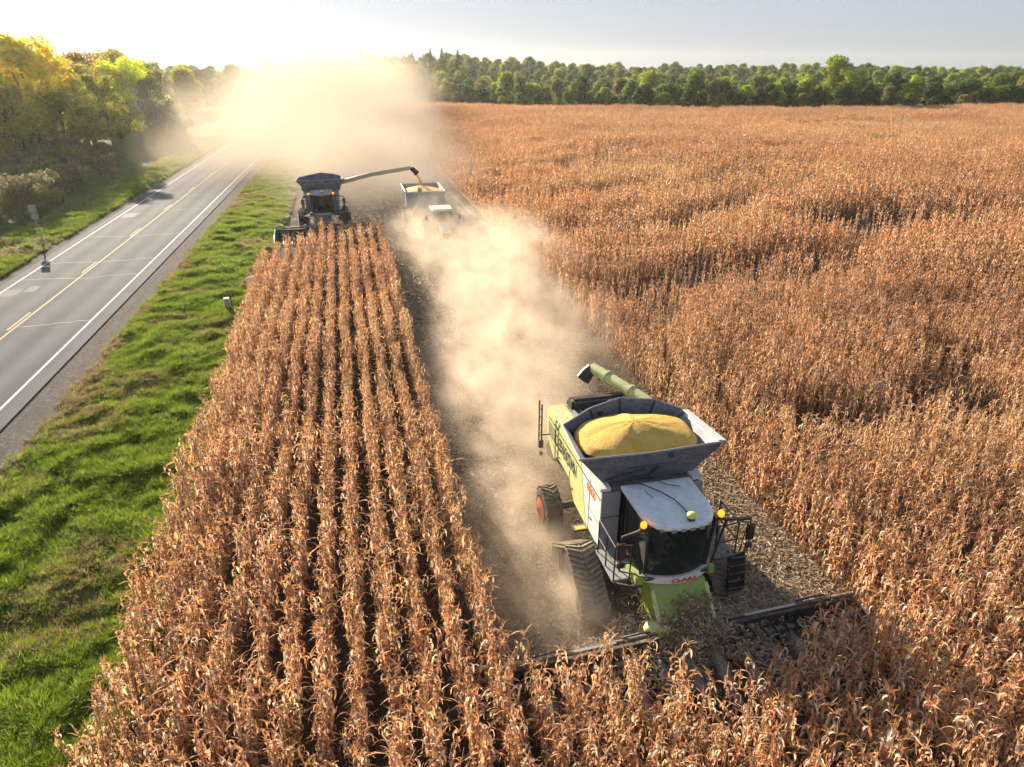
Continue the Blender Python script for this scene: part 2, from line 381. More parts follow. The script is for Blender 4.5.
for yc in (30.5, 43.2, 53.5, 58, 67, 79, 88, 101, 118, 140):
    xa, xb = (W_L + 0.1, YEL - 0.3) if rnd.random() < 0.3 else (YEL + 0.2, W_R - 0.1) if rnd.random() < 0.3 else (W_L + 0.1, W_R - 0.1)
    n = 12; pts = []
    for i in range(n + 1):
        x = xa + (xb - xa) * i / n; pts.append((rx(x, yc), yc + rnd.uniform(-.12, .12) + 0.2 * math.sin(x)))
    vs2 = [(p[0], p[1] - 0.04, ZR + 0.004) for p in pts] + [(p[0], p[1] + 0.04, ZR + 0.004) for p in pts]
    cr.add(vs2, [(i, i + 1, i + n + 2, i + n + 1) for i in range(n)])
o = cr.build('road_crack_seal', 'seal_pale', smooth=False); o['kind'] = 'structure'
pt = MB()
for (xc, yc, a, b_) in ((-22.9, 50.5, 1.5, 1.6), (-21.6, 51.2, 0.7, 1.4), (-22.4, 77.0, 1.3, 2.2)):
    X = xc - ROAD_S * 50 + ROAD_S * yc - 0
    pt.add([(X - a / 2, yc - b_ / 2, ZR - 0.002), (X + a / 2, yc - b_ / 2, ZR - 0.002), (X + a / 2, yc + b_ / 2, ZR - 0.002), (X - a / 2, yc + b_ / 2, ZR - 0.002)], [(0, 1, 2, 3)])
o = pt.build('road_patches', 'patch_dark', smooth=False); o['kind'] = 'structure'

def verge_z(x, y, e0, e1):
    """lumpy turf, flat at its edges"""
    u = np.clip((x - e0) / 0.8, 0, 1) * np.clip((e1 - x) / 0.8, 0, 1)
    return 0.045 + u * (0.34 * vnoise(x, y, 0.9, 1) + 0.16 * vnoise(x, y, 2.1, 2) - 0.12)
def verge(name, off0, off1, ya, yb, step, mode=0):
    m = MB(); nyy = int((yb - ya) / step); nxx = int((off1 - off0) / step) + 1
    Y, X = np.meshgrid(np.linspace(ya, yb, nyy + 1), np.linspace(0, 1, nxx + 1), indexing='ij')
    e0 = off0 + ROAD_S * Y; e1 = (off1 + ROAD_S * Y) if mode == 0 else np.full_like(Y, off1)
    XX = e0 + (e1 - e0) * X; Z = verge_z(XX, Y, e0, e1)
    vs = np.stack([XX, Y, Z], -1).reshape(-1, 3).tolist(); k = nxx + 1
    fs = [(j * k + i, j * k + i + 1, (j + 1) * k + i + 1, (j + 1) * k + i) for j in range(nyy) for i in range(nxx)]
    m.add(vs, fs); o = m.build(name, 'verge', ang=80); o['kind'] = 'structure'; return o
verge('grass_verge', W_R + 2.7, -6.2, 4, 260, 0.5, 1)
verge('grass_verge', W_L - 7.2, W_L - 2.0, 40, 260, 0.6)

# ------------------------------------------------------------------ scattering (one object, geometry nodes)
def mesh_np(name, V, F, C, m, smooth=True):
    me = bpy.data.meshes.new(name); me.from_pydata([tuple(v) for v in V], [], [tuple(f) for f in F])
    ca = me.color_attributes.new('Col', 'FLOAT_COLOR', 'POINT')
    cc = np.ones((len(V), 4), dtype=np.float32); cc[:, :3] = np.asarray(C, dtype=np.float32)
    ca.data.foreach_set('color', cc.ravel()); me.materials.append(M[m])
    if smooth: me.shade_smooth()
    me.update(); return me
def scatter(name, label, cat, P, rot, scl, vid, variants, kind='stuff', colors=None):
    me = bpy.data.meshes.new(name); me.vertices.add(len(P)); me.vertices.foreach_set('co', np.asarray(P, dtype=np.float32).ravel())
    a = me.attributes.new('irot', 'FLOAT_VECTOR', 'POINT'); a.data.foreach_set('vector', np.asarray(rot, dtype=np.float32).ravel())
    a = me.attributes.new('iscl', 'FLOAT', 'POINT'); a.data.foreach_set('value', np.asarray(scl, dtype=np.float32).ravel())
    a = me.attributes.new('vid', 'INT', 'POINT'); a.data.foreach_set('value', np.asarray(vid, dtype=np.int32).ravel())
    o = bpy.data.objects.new(name, me); COL.objects.link(o); tag(o, label, cat, None, kind)
    c = bpy.data.collections.new(name + '_variants')
    for i, vm in enumerate(variants):
        vo = bpy.data.objects.new('%s_kind_%02d' % (name, i), vm); c.objects.link(vo)
        if colors: vo.color = (*colors[i], 1)
    ng = bpy.data.node_groups.new(name, 'GeometryNodeTree')
    ng.interface.new_socket('Geometry', in_out='INPUT', socket_type='NodeSocketGeometry')
    ng.interface.new_socket('Geometry', in_out='OUTPUT', socket_type='NodeSocketGeometry')
    n = ng.nodes; gi = n.new('NodeGroupInput'); go = n.new('NodeGroupOutput'); ip = n.new('GeometryNodeInstanceOnPoints')
    ci = n.new('GeometryNodeCollectionInfo'); ci.inputs['Collection'].default_value = c
    ci.inputs['Separate Children'].default_value = True; ci.inputs['Reset Children'].default_value = True
    def att(nm, dt):
        q = n.new('GeometryNodeInputNamedAttribute'); q.data_type = dt; q.inputs[0].default_value = nm; return q.outputs[0]
    L = ng.links.new
    L(gi.outputs[0], ip.inputs['Points']); L(ci.outputs[0], ip.inputs['Instance']); ip.inputs['Pick Instance'].default_value = True
    L(att('vid', 'INT'), ip.inputs['Instance Index']); L(att('irot', 'FLOAT_VECTOR'), ip.inputs['Rotation']); L(att('iscl', 'FLOAT'), ip.inputs['Scale'])
    L(ip.outputs[0], go.inputs[0])
    md = o.modifiers.new('scatter', 'NODES'); md.node_group = ng
    return o

# ------------------------------------------------------------------ corn
def corn_parts(seed, near=True):
    r = random.Random(seed); out = {}
    H = r.uniform(2.05, 2.4); lean = Vector((r.uniform(-.10, .10), r.uniform(-.10, .10), 0))
    def stalk_at(z): t = z / H; return Vector((lean.x * t * t * 2, lean.y * t * t * 2, z))
    def tone():
        q = r.random()
        if q < 0.46: b = (0.66, 0.395, 0.235)
        elif q < 0.66: b = (0.50, 0.265, 0.145)
        elif q < 0.83: b = (0.72, 0.55, 0.36)
        else: b = (0.78, 0.70, 0.54)
        k = r.uniform(0.8, 1.3); return tuple(c * k for c in b)
    # stalk
    V = []; F = []; C = []; n = 5 if near else 3; segs = 7 if near else 3
    for i in range(segs + 1):
        z = H * 0.93 * i / segs; p = stalk_at(z); rr = 0.014 * (1 - 0.55 * i / segs)
        for j in range(n):
            a = 2 * math.pi * j / n; V.append(p + Vector((rr * math.cos(a), rr * math.sin(a), 0))); C.append((0.42, 0.25, 0.12))
    for i in range(segs):
        for j in range(n): j2 = (j + 1) % n; F.append((i * n + j, i * n + j2, (i + 1) * n + j2, (i + 1) * n + j))
    out['stalk'] = (V, F, C)
    # leaves
    V = []; F = []; C = []
    nl = r.randint(20, 24) if near else 12; ns = 6 if near else 3; az0 = r.uniform(0, math.pi)
    for k in range(nl):
        z = 0.35 + (H - 0.45) * ((k + 0.3 * r.random()) / nl) ** 0.85
        az = az0 + (k % 2) * math.pi + r.gauss(0, 0.7)
        loose = r.random() < .17
        L = r.uniform(0.28, 0.52) if loose else r.uniform(0.18, 0.36)
        w0 = (r.uniform(0.010, 0.020) if loose else r.uniform(0.018, 0.034)) * (1 if near else 1.9)
        el = R(r.uniform(30, 75) if loose else r.uniform(65, 89)); tgt = R(r.uniform(-70, 10) if loose else r.uniform(-98, -75)); drop = r.uniform(0.3, 0.6) if loose else r.uniform(0.12, 0.35)
        p = stalk_at(z); twist = r.uniform(-3.6, 3.6); tw = r.uniform(-.4, .4); col = tone(); base = len(V)
        azc = r.uniform(-.9, .9); tipc = r.uniform(0.8, 1.35)
        for i in range(ns + 1):
            s = i / ns
            e = el + (tgt - el) * (1 / (1 + math.exp(-(s - drop) * 10)))
            a_ = az + azc * s
            d = Vector((math.cos(a_) * math.cos(e), math.sin(a_) * math.cos(e), math.sin(e)))
            if i: p = p + d * (L / ns)
            side = Vector((-math.sin(a_), math.cos(a_), 0)); up = d.cross(side) * -1
            ang = tw + twist * s * s; cr_ = side * math.cos(ang) + up * math.sin(ang)
            wv = w0 * (0.45 + 1.6 * s if s < 0.3 else 0.95 * (1 - ((s - 0.3) / 0.7) ** 1.8) + 0.02)
            cc = tuple(c * (1 + (tipc - 1) * s) for c in col)
            if near:
                nn = d.cross(cr_).normalized()
                V += [p - cr_ * wv + nn * wv * 0.5, p, p + cr_ * wv + nn * wv * 0.5]; C += [cc, tuple(c * 1.12 for c in cc), cc]
            else:
                V += [p - cr_ * wv, p + cr_ * wv]; C += [cc, cc]
        st = 3 if near else 2
        for i in range(ns):
            for q in range(st - 1): a = base + i * st + q; F.append((a, a + 1, a + st + 1, a + st))
    out['leaves'] = (V, F, C)
    # tassel
    V = []; F = []; C = []; top = stalk_at(H * 0.92)
    for k in range(6 if near else 3):
        a = r.uniform(0, 6.28); t_ = r.uniform(0.1, 0.9) if k else 0.05; L = r.uniform(0.16, 0.28)
        d = Vector((math.cos(a) * t_, math.sin(a) * t_, 1)).normalized(); sd_ = d.cross(Vector((math.sin(a), 1, 0.2))).normalized() * (0.006 if near else 0.012)
        b0 = len(V); p1 = top + d * L * 0.6; p2 = p1 + (d + Vector((math.cos(a), math.sin(a), -.5)) * 0.6).normalized() * L * 0.4
        V += [top - sd_, top + sd_, p1 - sd_ * 1.3, p1 + sd_ * 1.3, p2 - sd_ * .4, p2 + sd_ * .4]; C += [(0.55, 0.33, 0.17)] * 6
        F += [(b0, b0 + 1, b0 + 3, b0 + 2), (b0 + 2, b0 + 3, b0 + 5, b0 + 4)]
    out['tassel'] = (V, F, C)
    # ear with loose husk
    V = []; F = []; C = []; z = r.uniform(0.85, 1.15); a = az0 + math.pi / 2; p = stalk_at(z); e = R(r.uniform(-60, 40))
    d = Vector((math.cos(a) * math.cos(e), math.sin(a) * math.cos(e), math.sin(e))); u = d.orthogonal().normalized(); v = d.cross(u)
    prof = [(0, .012), (.06, .028), (.14, .030), (.21, .020), (.27, .004)] if near else [(0, .02), (.12, .035), (.26, .006)]
    n = 6 if near else 4
    for (s, rr) in prof:
        for j in range(n): q = 2 * math.pi * j / n; V.append(p + d * (s + .03) + (u * math.cos(q) + v * math.sin(q)) * rr); C.append((0.62, 0.50, 0.30))
    for i in range(len(prof) - 1):
        for j in range(n): j2 = (j + 1) % n; F.append((i * n + j, i * n + j2, (i + 1) * n + j2, (i + 1) * n + j))
    out['ear'] = (V, F, C)
    return out
NV = 10
near_parts = []; near_joined = []; far_joined = []
def join(parts):
    V = []; F = []; C = []
    for k in parts:
        v, f, c = parts[k]; o_ = len(V); V += v; C += c; F += [tuple(i + o_ for i in q) for q in f]
    return V, F, C
for i in range(NV):
    pp = corn_parts(100 + i); near_parts.append({k: mesh_np(k, *pp[k], 'corn_leaf') for k in pp})
    near_joined.append(mesh_np('corn_near', *join(pp), 'corn_leaf'))
for i in range(6): far_joined.append(mesh_np('corn_far', *join(corn_parts(300 + i, False)), 'corn_leaf'))

rng = np.random.default_rng(5)
ROW = 0.76
# left standing block: twelve rows between the verge and the swath
pts = []
def add_row(x, ya, yb, sp=0.14, jx=0.022):
    n = int((yb - ya) / sp); y = ya + (np.arange(n) + rng.uniform(-.3, .3, n)) * sp
    xx = x + rng.normal(0, jx, n); pts.append(np.stack([xx, y], 1))
xl = 2.22
for k in range(12):
    x = xl - k * ROW
    add_row(x, 3.5, 60 if k < 7 else (59 - (k - 6) * 1.5))
# rows ahead of the near header and to the right of the swath
x = xl + ROW
kk = 0
while x < 262:
    if x < 12.55: add_row(x, 3.5, 10.9 if x < 5.2 or x > 10.2 else 9.3 if abs(x - 7.0) < .9 else 10.0 if abs(x - 7.4) < 1.9 else 10.55)
    else:
        ya = 3.5 if x < 40 else max(3.5, (x - 22) / 1.42 * 0.92 - 22)
        # far end of the field along the tree line
        fx = [12, 26.8, 60, 101, 198, 330]; fy = [256, 250, 220, 194, 186, 173]
        yb = float(np.interp(x, fx, fy)) - 2
        if yb > ya: 
            far = 0.165 if x < 60 else 0.2
            add_row(x, ya, yb, far)
    x += ROW
# tall plants right behind the far combine stay out of the swath; rows left of the cut strip beyond it
P = np.concatenate(pts)
# cull to the view with a margin for a step to the side
th = R(13.21); fw = P[:, 0] * math.sin(th) + P[:, 1] * math.cos(th); lt = P[:, 0] * math.cos(th) - P[:, 1] * math.sin(th)
keep = (np.abs(lt) < (fw * 0.80 + 13)); P = P[keep]
# a thin weak patch out in the field, and a few gaps
dpt = ((P[:, 0] - 47) / 13) ** 2 + ((P[:, 1] - 49) / 7) ** 2 + (vnoise(P[:, 0], P[:, 1], 0.25, 4) - .5) * 1.4
dp2 = ((P[:, 0] - 100) / 24) ** 2 + ((P[:, 1] - 122) / 9) ** 2 + (vnoise(P[:, 0], P[:, 1], 0.15, 8) - .5) * 1.2
thin = np.clip(1.15 - dpt, 0, 1) * 0.72 + np.clip(1.0 - dp2, 0, 1) * 0.6
mot = vnoise(P[:, 0] * .55, P[:, 1] * 1.5, .16, 31) * .55 + vnoise(P[:, 0], P[:, 1], .45, 32) * .45
thin = thin + np.where(P[:, 0] > 13.5, np.clip((mot - .58) * 6, 0, .72), 0); thin = np.minimum(thin, .85)
keep = rng.random(len(P)) > np.maximum(thin, 0.03); P = P[keep]; thin = thin[keep]
hs = 0.90 + 0.2 * vnoise(P[:, 0], P[:, 1], 0.12, 6) + .26 * (vnoise(P[:, 0] * 1.3, P[:, 1] * .6, .6, 41) - .5) + rng.uniform(-.09, .09, len(P)) - 0.28 * thin
dist = np.hypot(P[:, 0], P[:, 1])
order = np.argsort(dist * 1.0)
th0 = R(13.21); f0 = P[:, 0] * math.sin(th0) + P[:, 1] * math.cos(th0); l0 = P[:, 0] * math.cos(th0) - P[:, 1] * math.sin(th0)
zc = f0 * math.cos(R(25.07)) + 12 * math.sin(R(25.07))
vy = (f0 * math.sin(R(25.07)) - 12 * math.cos(R(25.07))) / zc; vx_ = l0 / zc
inview = (vy > -0.585) & (np.abs(vx_) < 0.76) 
cand = order[inview[order]][:300]
single = np.zeros(len(P), bool); single[cand] = True
rot = np.zeros((len(P), 3)); rot[:, 2] = rng.uniform(0, 6.283, len(P)); rot[:, 0] = rng.normal(0, .06, len(P)); rot[:, 1] = rng.normal(0, .06, len(P))
near = (dist < 48) & ~single; farm = (dist >= 48) & ~single
Z = field_h(P[:, 0], P[:, 1]) + .02; P3 = np.column_stack([P, Z])
scatter('standing_corn', 'dry copper coloured corn standing in rows across the whole field', 'corn', P3[~single], rot[~single], hs[~single],
        np.where(near[~single], rng.integers(0, NV, (~single).sum()), NV + rng.integers(0, 6, (~single).sum())), near_joined + far_joined)
protos = []
def corn_single(i, v, p, rz, s):
    o = bpy.data.objects.new('corn_plant', near_parts[v]['stalk']); COL.objects.link(o)
    o.location = (p[0], p[1], 0.02 + float(field_h(p[0], p[1]))); o.rotation_euler = rz; o.scale = (s, s, s)
    tag(o, 'dry copper corn plant with drooping leaves in the nearest stretch of rows', 'corn plant', 'nearest corn plants along the bottom of the field')
    for k in ('leaves', 'tassel', 'ear'):
        c = bpy.data.objects.new(k, near_parts[v][k]); COL.objects.link(c); c.parent = o
for i in cand: corn_single(i, int(rng.integers(0, NV)), P[i], tuple(rot[i]), float(hs[i]))
print('corn plants', len(P))

# stubble and residue on the cut strip
def blade_mesh(name, n, seed, kind, dry=False):
    r = random.Random(seed); V = []; F = []; C = []
    for k in range(n):
        b0 = len(V)
        if kind == 'straw':
            a = r.uniform(0, math.pi); L = r.uniform(0.06, 0.30); wd = r.uniform(0.006, 0.022); x, y = r.uniform(-.5, .5), r.uniform(-.5, .5); z = r.uniform(0.005, 0.07)
            d = Vector((math.cos(a), math.sin(a), r.uniform(-.15, .3))) * L / 2; s_ = Vector((-math.sin(a), math.cos(a), r.uniform(-.5, .5))) * wd
            p = Vector((x, y, z)); q = r.random(); col = (0.36, 0.28, 0.18) if q < .5 else (0.20, 0.14, 0.085) if q < .82 else (0.58, 0.49, 0.36)
            if dry: col = tuple(c * 1.5 for c in col)
            V += [p - d - s_, p - d + s_, p + d + s_, p + d - s_]; C += [col] * 4; F.append((b0, b0 + 1, b0 + 2, b0 + 3))
        else:
            a = r.uniform(0, 6.283); h = r.uniform(.10, .24); wd = r.uniform(.006, .011); rr = r.uniform(0, .13); x, y = rr * math.cos(a), rr * math.sin(a)
            a2 = a + r.uniform(-.8, .8); bend = r.uniform(.3, 1.1) * h; d = Vector((math.cos(a2), math.sin(a2), 0)); s_ = Vector((-math.sin(a2), math.cos(a2), 0)) * wd
            p = Vector((x, y, -0.02)); q = r.random(); g_ = r.uniform(.8, 1.2)
            col = (0.19 * g_, 0.29 * g_, 0.022) if q < .7 else (0.30 * g_, 0.37 * g_, 0.04) if q < .93 else (0.45, 0.38, 0.19)
            if dry: col = (0.40 * g_, 0.30 * g_, 0.15) if q < .7 else (0.24 * g_, 0.24 * g_, 0.06); h *= .8
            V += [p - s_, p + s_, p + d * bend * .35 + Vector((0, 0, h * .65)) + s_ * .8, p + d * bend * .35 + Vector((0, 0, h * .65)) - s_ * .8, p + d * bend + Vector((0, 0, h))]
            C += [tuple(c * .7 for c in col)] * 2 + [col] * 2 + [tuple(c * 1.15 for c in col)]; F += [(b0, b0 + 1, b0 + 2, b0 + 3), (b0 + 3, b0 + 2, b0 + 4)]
    return mesh_np(name, V, F, C, 'straw' if kind == 'straw' else 'grass_blade')
def stub_mesh(seed):
    r = random.Random(seed); m = []; V = []; F = []; C = []
    h = r.uniform(.15, .32); dx, dy = r.uniform(-.06, .06), r.uniform(-.1, .1)
    for i in range(2):
        for j in range(5): a = 6.283 * j / 5; V.append((0.014 * math.cos(a) + dx * i, 0.014 * math.sin(a) + dy * i, h * i)); C.append((0.42, 0.33, 0.2))
    F = [(j, (j + 1) % 5, 5 + (j + 1) % 5, 5 + j) for j in range(5)] + [(5, 6, 7, 8, 9)]
    return mesh_np('stub', V, F, C, 'straw')
n = 6200
X = rng.uniform(2.5, 12.9, n); Y = 11 + 60 * rng.random(n) ** 1.25
n2 = 1800; X = np.r_[X, rng.uniform(12.4, 14, n2 // 3), rng.uniform(-6.5, 13, n2 // 3 * 2)]; Y = np.r_[Y, rng.uniform(10, 40, n2 // 3), rng.uniform(60, 110, n2 // 3 * 2)]
scatter('crop_residue', 'pale chopped straw and husks littering the harvested strip', 'crop residue', np.column_stack([X, Y, np.full(len(X), .022)]),
        np.column_stack([np.zeros(len(X)), np.zeros(len(X)), rng.uniform(0, 6.28, len(X))]), rng.uniform(.7, 1.3, len(X)), rng.integers(0, 5, len(X)),
        [blade_mesh('straw', 46, 50 + i, 'straw') for i in range(5)])
sx_ = []; 
for k in range(1, 14):
    n = int(70 / .17); yy = 12.5 + np.arange(n) * .17 + rng.uniform(-.04, .04, n); sx_.append(np.column_stack([xl + k * ROW + rng.normal(0, .03, n), yy]))
S = np.concatenate(sx_); S = S[S[:, 0] < 12.5]; n = len(S)
scatter('corn_stubble', 'short cut corn stalks left in lines behind the combine', 'stubble', np.column_stack([S, np.full(n, .02)]),
        np.column_stack([rng.normal(0, .15, n), rng.normal(0, .15, n), rng.uniform(0, 6.28, n)]), rng.uniform(.7, 1.2, n), rng.integers(0, 4, n), [stub_mesh(i) for i in range(4)])

n = 900; X = np.r_[rng.normal(4.6, 1.0, n // 2), rng.normal(7.5, 1.6, n // 2)]; Y = np.r_[rng.normal(14.5, 2.2, n // 2), rng.normal(11.9, .8, n // 2)]; Zc = rng.gamma(2.0, .35, len(X)) + .1
scatter('flying_chaff', 'small bits of husk and leaf flying up around the tracks and header', 'chaff', np.column_stack([X, Y, Zc]), rng.uniform(0, 6.28, (len(X), 3)),
        rng.uniform(.3, .7, len(X)), rng.integers(0, 4, len(X)), [mesh_np('chaff', [(-.05, -.008, 0), (.05, -.012, .01), (.06, .010, .015), (-.04, .012, 0)], [(0, 1, 2, 3)], [c] * 4, 'straw') for c in ((.7, .6, .42), (.55, .42, .26), (.8, .72, .55), (.4, .28, .16))])
# loose husks and stalks heaped over the feeder and the middle of the header
n = 640; X = 7.5 + rng.normal(.15, 1.25, n); Y = 11.75 + rng.normal(0, .45, n)
Zp = .45 + .22 * np.exp(-((X - 7.6) / 1.2) ** 2) + .78 * np.clip(Y - 11.5, -.8, .85) * np.exp(-((X - 7.5) / .9) ** 4) + rng.uniform(-.1, .08, n)
scatter('husk_heap', 'greyish heap of chopped husks and stalks piled on the middle of the header', 'husks', np.column_stack([X, Y, Zp]),
        np.column_stack([rng.normal(0, .6, n), rng.normal(0, .6, n), rng.uniform(0, 6.28, n)]), rng.uniform(.4, .75, n), rng.integers(0, 3, n), [blade_mesh('husk', 60, 70 + i, 'straw', True) for i in range(3)])

# grass
gp = []; gs = []; gv = []
def grass_area(n, xa, xb, ya, yb, pw=1.0, road=True, e=None):
    u = rng.random(n); y = ya + (yb - ya) * rng.random(n) ** pw
    x0 = xa + (ROAD_S * y); x1 = (xb + ROAD_S * y) if road else np.full(n, xb)
    x = x0 + (x1 - x0) * u; z = verge_z(x, y, x0 - .1, x1 + .1)
    cl = vnoise(x, y, 1.1, 11) * .6 + vnoise(x, y, 3.0, 12) * .4
    bare = vnoise(x, y, .35, 13)
    k = (rng.random(n) < np.clip(0.35 + 1.3 * cl, 0, 1)) 
    edge = np.clip((x - x0 + .1) / 1.2, 0.3, 1) * np.clip(1 - (bare - .78) * 4, .15, 1); k &= rng.random(n) < edge
    dryf = np.clip((bare - .62) * 5, 0, .7) + np.clip(1 - (x - x0) / 1.4, 0, .7); v = np.where(rng.random(n) < dryf, rng.integers(6, 9, n), rng.integers(0, 6, n)); gv.append(v[k])
    gp.append(np.column_stack([x, y, z])[k]); gs.append((.55 + 1.0 * cl)[k] * (1 + np.clip((y - 30) / 90, 0, .8))[k])
grass_area(46000, W_R + 2.3, -6.2, 6, 120, 1.7, False)
grass_area(9000, W_L - 7.2, W_L - 1.7, 42, 160, 1.4, True)
Pg = np.concatenate(gp); sg = np.concatenate(gs); n = len(Pg)
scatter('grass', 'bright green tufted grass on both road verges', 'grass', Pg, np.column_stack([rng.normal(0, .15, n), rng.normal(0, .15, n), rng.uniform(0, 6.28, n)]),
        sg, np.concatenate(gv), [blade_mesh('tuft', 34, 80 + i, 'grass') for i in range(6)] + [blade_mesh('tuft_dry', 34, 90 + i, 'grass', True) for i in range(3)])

# ------------------------------------------------------------------ trees
def crown_mesh(name, seed, H, rad, ncard, size, kind='round', base=0.25):
    g_ = np.random.default_rng(seed); L = []
    if kind == 'round':
        k = 22
        for i in range(k):
            t = g_.random(); a = g_.uniform(0, 6.283); z = H * (base + (0.9 - base) * t)
            wd = rad * math.sqrt(max(0.05, 1 - ((t - 0.42) / 0.62) ** 2)); r_ = wd * g_.uniform(.25, .8)
            L.append((r_ * math.cos(a), r_ * math.sin(a), z, rad * g_.uniform(.24, .42)))
    elif kind == 'open':
        for i in range(44):
            t = g_.random(); a = g_.uniform(0, 6.283); z = H * (base + (0.95 - base) * t); wd = rad * (0.45 + .6 * math.sin(math.pi * min(1, t + .15)))
            r_ = wd * g_.uniform(.3, 1.0); L.append((r_ * math.cos(a), r_ * math.sin(a), z, rad * g_.uniform(.14, .26)))
    elif kind == 'full':
        for i in range(34):
            t = g_.random() ** .8; a = g_.uniform(0, 6.283); wd = rad * (1 - .75 * t ** 2.2); r_ = wd * g_.uniform(.1, .75)
            L.append((r_ * math.cos(a), r_ * math.sin(a), H * (.08 + .80 * t), rad * g_.uniform(.16, .40)))
    elif kind == 'spire':
        for i in range(20):
            t = i / 20; a = g_.uniform(0, 6.283); wd = rad * (1 - t) * .6; L.append((wd * math.cos(a), wd * math.sin(a), H * (base + (1 - base) * t), rad * (.5 * (1 - t) + .1)))
    else:
        for i in range(14):
            a = g_.uniform(0, 6.283); r_ = rad * g_.uniform(0, .8); L.append((r_ * math.cos(a), r_ * math.sin(a), H * g_.uniform(.3, .8), rad * g_.uniform(.22, .4)))
    L = np.array(L); w = L[:, 3] ** 2; idx = g_.choice(len(L), ncard, p=w / w.sum())
    d = g_.normal(size=(ncard, 3)); d /= np.linalg.norm(d, axis=1)[:, None]
    rr = L[idx, 3] * g_.random(ncard) ** .33 * g_.uniform(.8, 1.15, ncard)
    c = L[idx, :3] + d * rr[:, None] * np.array([1, 1, .8]); c[:, 2] = np.maximum(c[:, 2], .1)
    nr = d * .7 + g_.normal(size=(ncard, 3)) * .6 + np.array([0, 0, .35]); nr /= np.linalg.norm(nr, axis=1)[:, None]
    t1 = np.cross(nr, g_.normal(size=(ncard, 3))); t1 /= np.linalg.norm(t1, axis=1)[:, None]; t2 = np.cross(nr, t1)
    s1 = (size * g_.uniform(.5, 1.2, ncard))[:, None]; s2 = s1 * g_.uniform(.4, .8, (ncard, 1))
    V = np.stack([c - t1 * s1, c - t2 * s2 + nr * s1 * .2, c + t1 * s1, c + t2 * s2 + nr * s1 * .1], 1).reshape(-1, 3)
    lobe = g_.uniform(.75, 1.3, len(L))[idx]; tint = np.column_stack([lobe * g_.uniform(.8, 1.25, ncard), lobe * g_.uniform(.85, 1.15, ncard), lobe * g_.uniform(.7, 1.2, ncard)])
    C = np.repeat(tint, 4, axis=0); F = np.arange(ncard * 4).reshape(-1, 4)
    me = bpy.data.meshes.new(name); me.from_pydata(V.tolist(), [], F.tolist())
    ca = me.color_attributes.new('Col', 'FLOAT_COLOR', 'POINT'); cc = np.ones((len(V), 4), np.float32); cc[:, :3] = C; ca.data.foreach_set('color', cc.ravel())
    me.materials.append(M['tree_leaf']); return me, L
def trunk_mesh(L, H, r0, seed, nb=8):
    r = random.Random(seed); m = MB(); top = H * .72
    pts_ = [(0, 0, -.2), (r.uniform(-.1, .1), r.uniform(-.1, .1), top * .3), (r.uniform(-.3, .3), r.uniform(-.3, .3), top * .65), (r.uniform(-.4, .4), r.uniform(-.4, .4), top)]
    m.tube(pts_, r0, 8, True, r0 * .3)
    for i in range(nb):
        l = L[r.randrange(len(L))]; t = r.uniform(.25, .8); k = min(2, int(t * 3)); f = t * 3 - k
        b0 = Vector(pts_[k]).lerp(Vector(pts_[k + 1]), f); e_ = Vector(l[:3]); md_ = b0.lerp(e_, .5) + Vector((0, 0, -.06 * (e_ - b0).length))
        m.tube([b0, md_, e_], r0 * .38, 5, False, r0 * .1)
    return m
def finish_mesh(m, name, mt):
    me = bpy.data.meshes.new(name); me.from_pydata(m.v, [], m.f); me.shade_smooth(); me.materials.append(M[mt]); return me
TV = {}
def variants(key, n, H0, rad, cards, size, kind, base, r0):
    TV[key] = []
    for i in range(n):
        H = H0 * (random.uniform(.85, 1.12) if key == 'far' else 1)
        cm, L = crown_mesh('crown', hash(key) % 1000 if False else sum(map(ord, key)) * 10 + i, H, rad * random.uniform(.85, 1.15), cards, size, kind, base)
        tm = finish_mesh(trunk_mesh(L, H, r0, i, 10 if kind != 'bush' else 5), 'trunk', 'bark'); TV[key].append((tm, cm))
variants('broad', 5, 14, 5.2, 7000, .26, 'round', .22, .26)
variants('open', 3, 13, 4.6, 6000, .22, 'open', .25, .2)
variants('far', 7, 13, 6.6, 4200, .46, 'full', .0, .25)
variants('spire', 2, 14, 2.4, 1500, .4, 'spire', .15, .18)
variants('bush', 5, 3.4, 2.3, 2600, .14, 'bush', .05, .05)
variants('nearbush', 2, 3.4, 2.3, 2600, .14, 'bush', .05, .05)
def tree(key, x, y, s, col, label, group=None, name='tree', z=None, sz=1.0, cat='tree'):
    tm, cm = random.choice(TV[key]); o = empty(name, (x, y, (hill_h(x, y) if z is None else z)), random.uniform(0, 6.28), s)
    o.scale = (s, s, s * sz); tag(o, label, cat, group)
    for nm, me in (('trunk', tm), ('crown' if cat == 'tree' else 'foliage', cm)):
        c = bpy.data.objects.new(nm, me); COL.objects.link(c); c.parent = o; k = random.uniform(.85, 1.15)
        c.color = (col[0] * k, col[1] * k, col[2], 1)
    return o
GREENS = {'dark green': (.055, .10, .02), 'mid green': (.12, .20, .03), 'yellow green': (.30, .38, .035), 'olive': (.19, .20, .05), 'yellow': (.42, .30, .03), 'brown': (.16, .125, .05)}
def treeline(n, off, smin, smax, palette, group, label, keys=('far',), x0=20, x1=330):
    fx = [-60, 12, 26.8, 60, 101, 198, 330]; fy = [300, 262, 252, 224, 197, 189, 176]
    for i in range(n):
        x = x0 + (x1 - x0) * (i + random.uniform(.1, .9)) / n; y = float(np.interp(x, fx, fy)) + off + random.uniform(-3, 3)
        c = random.choice(palette); key = random.choice(keys)
        tree(key, x, y, random.uniform(smin, smax), GREENS[c], label % c, group, sz=random.uniform(.8, 1.12))
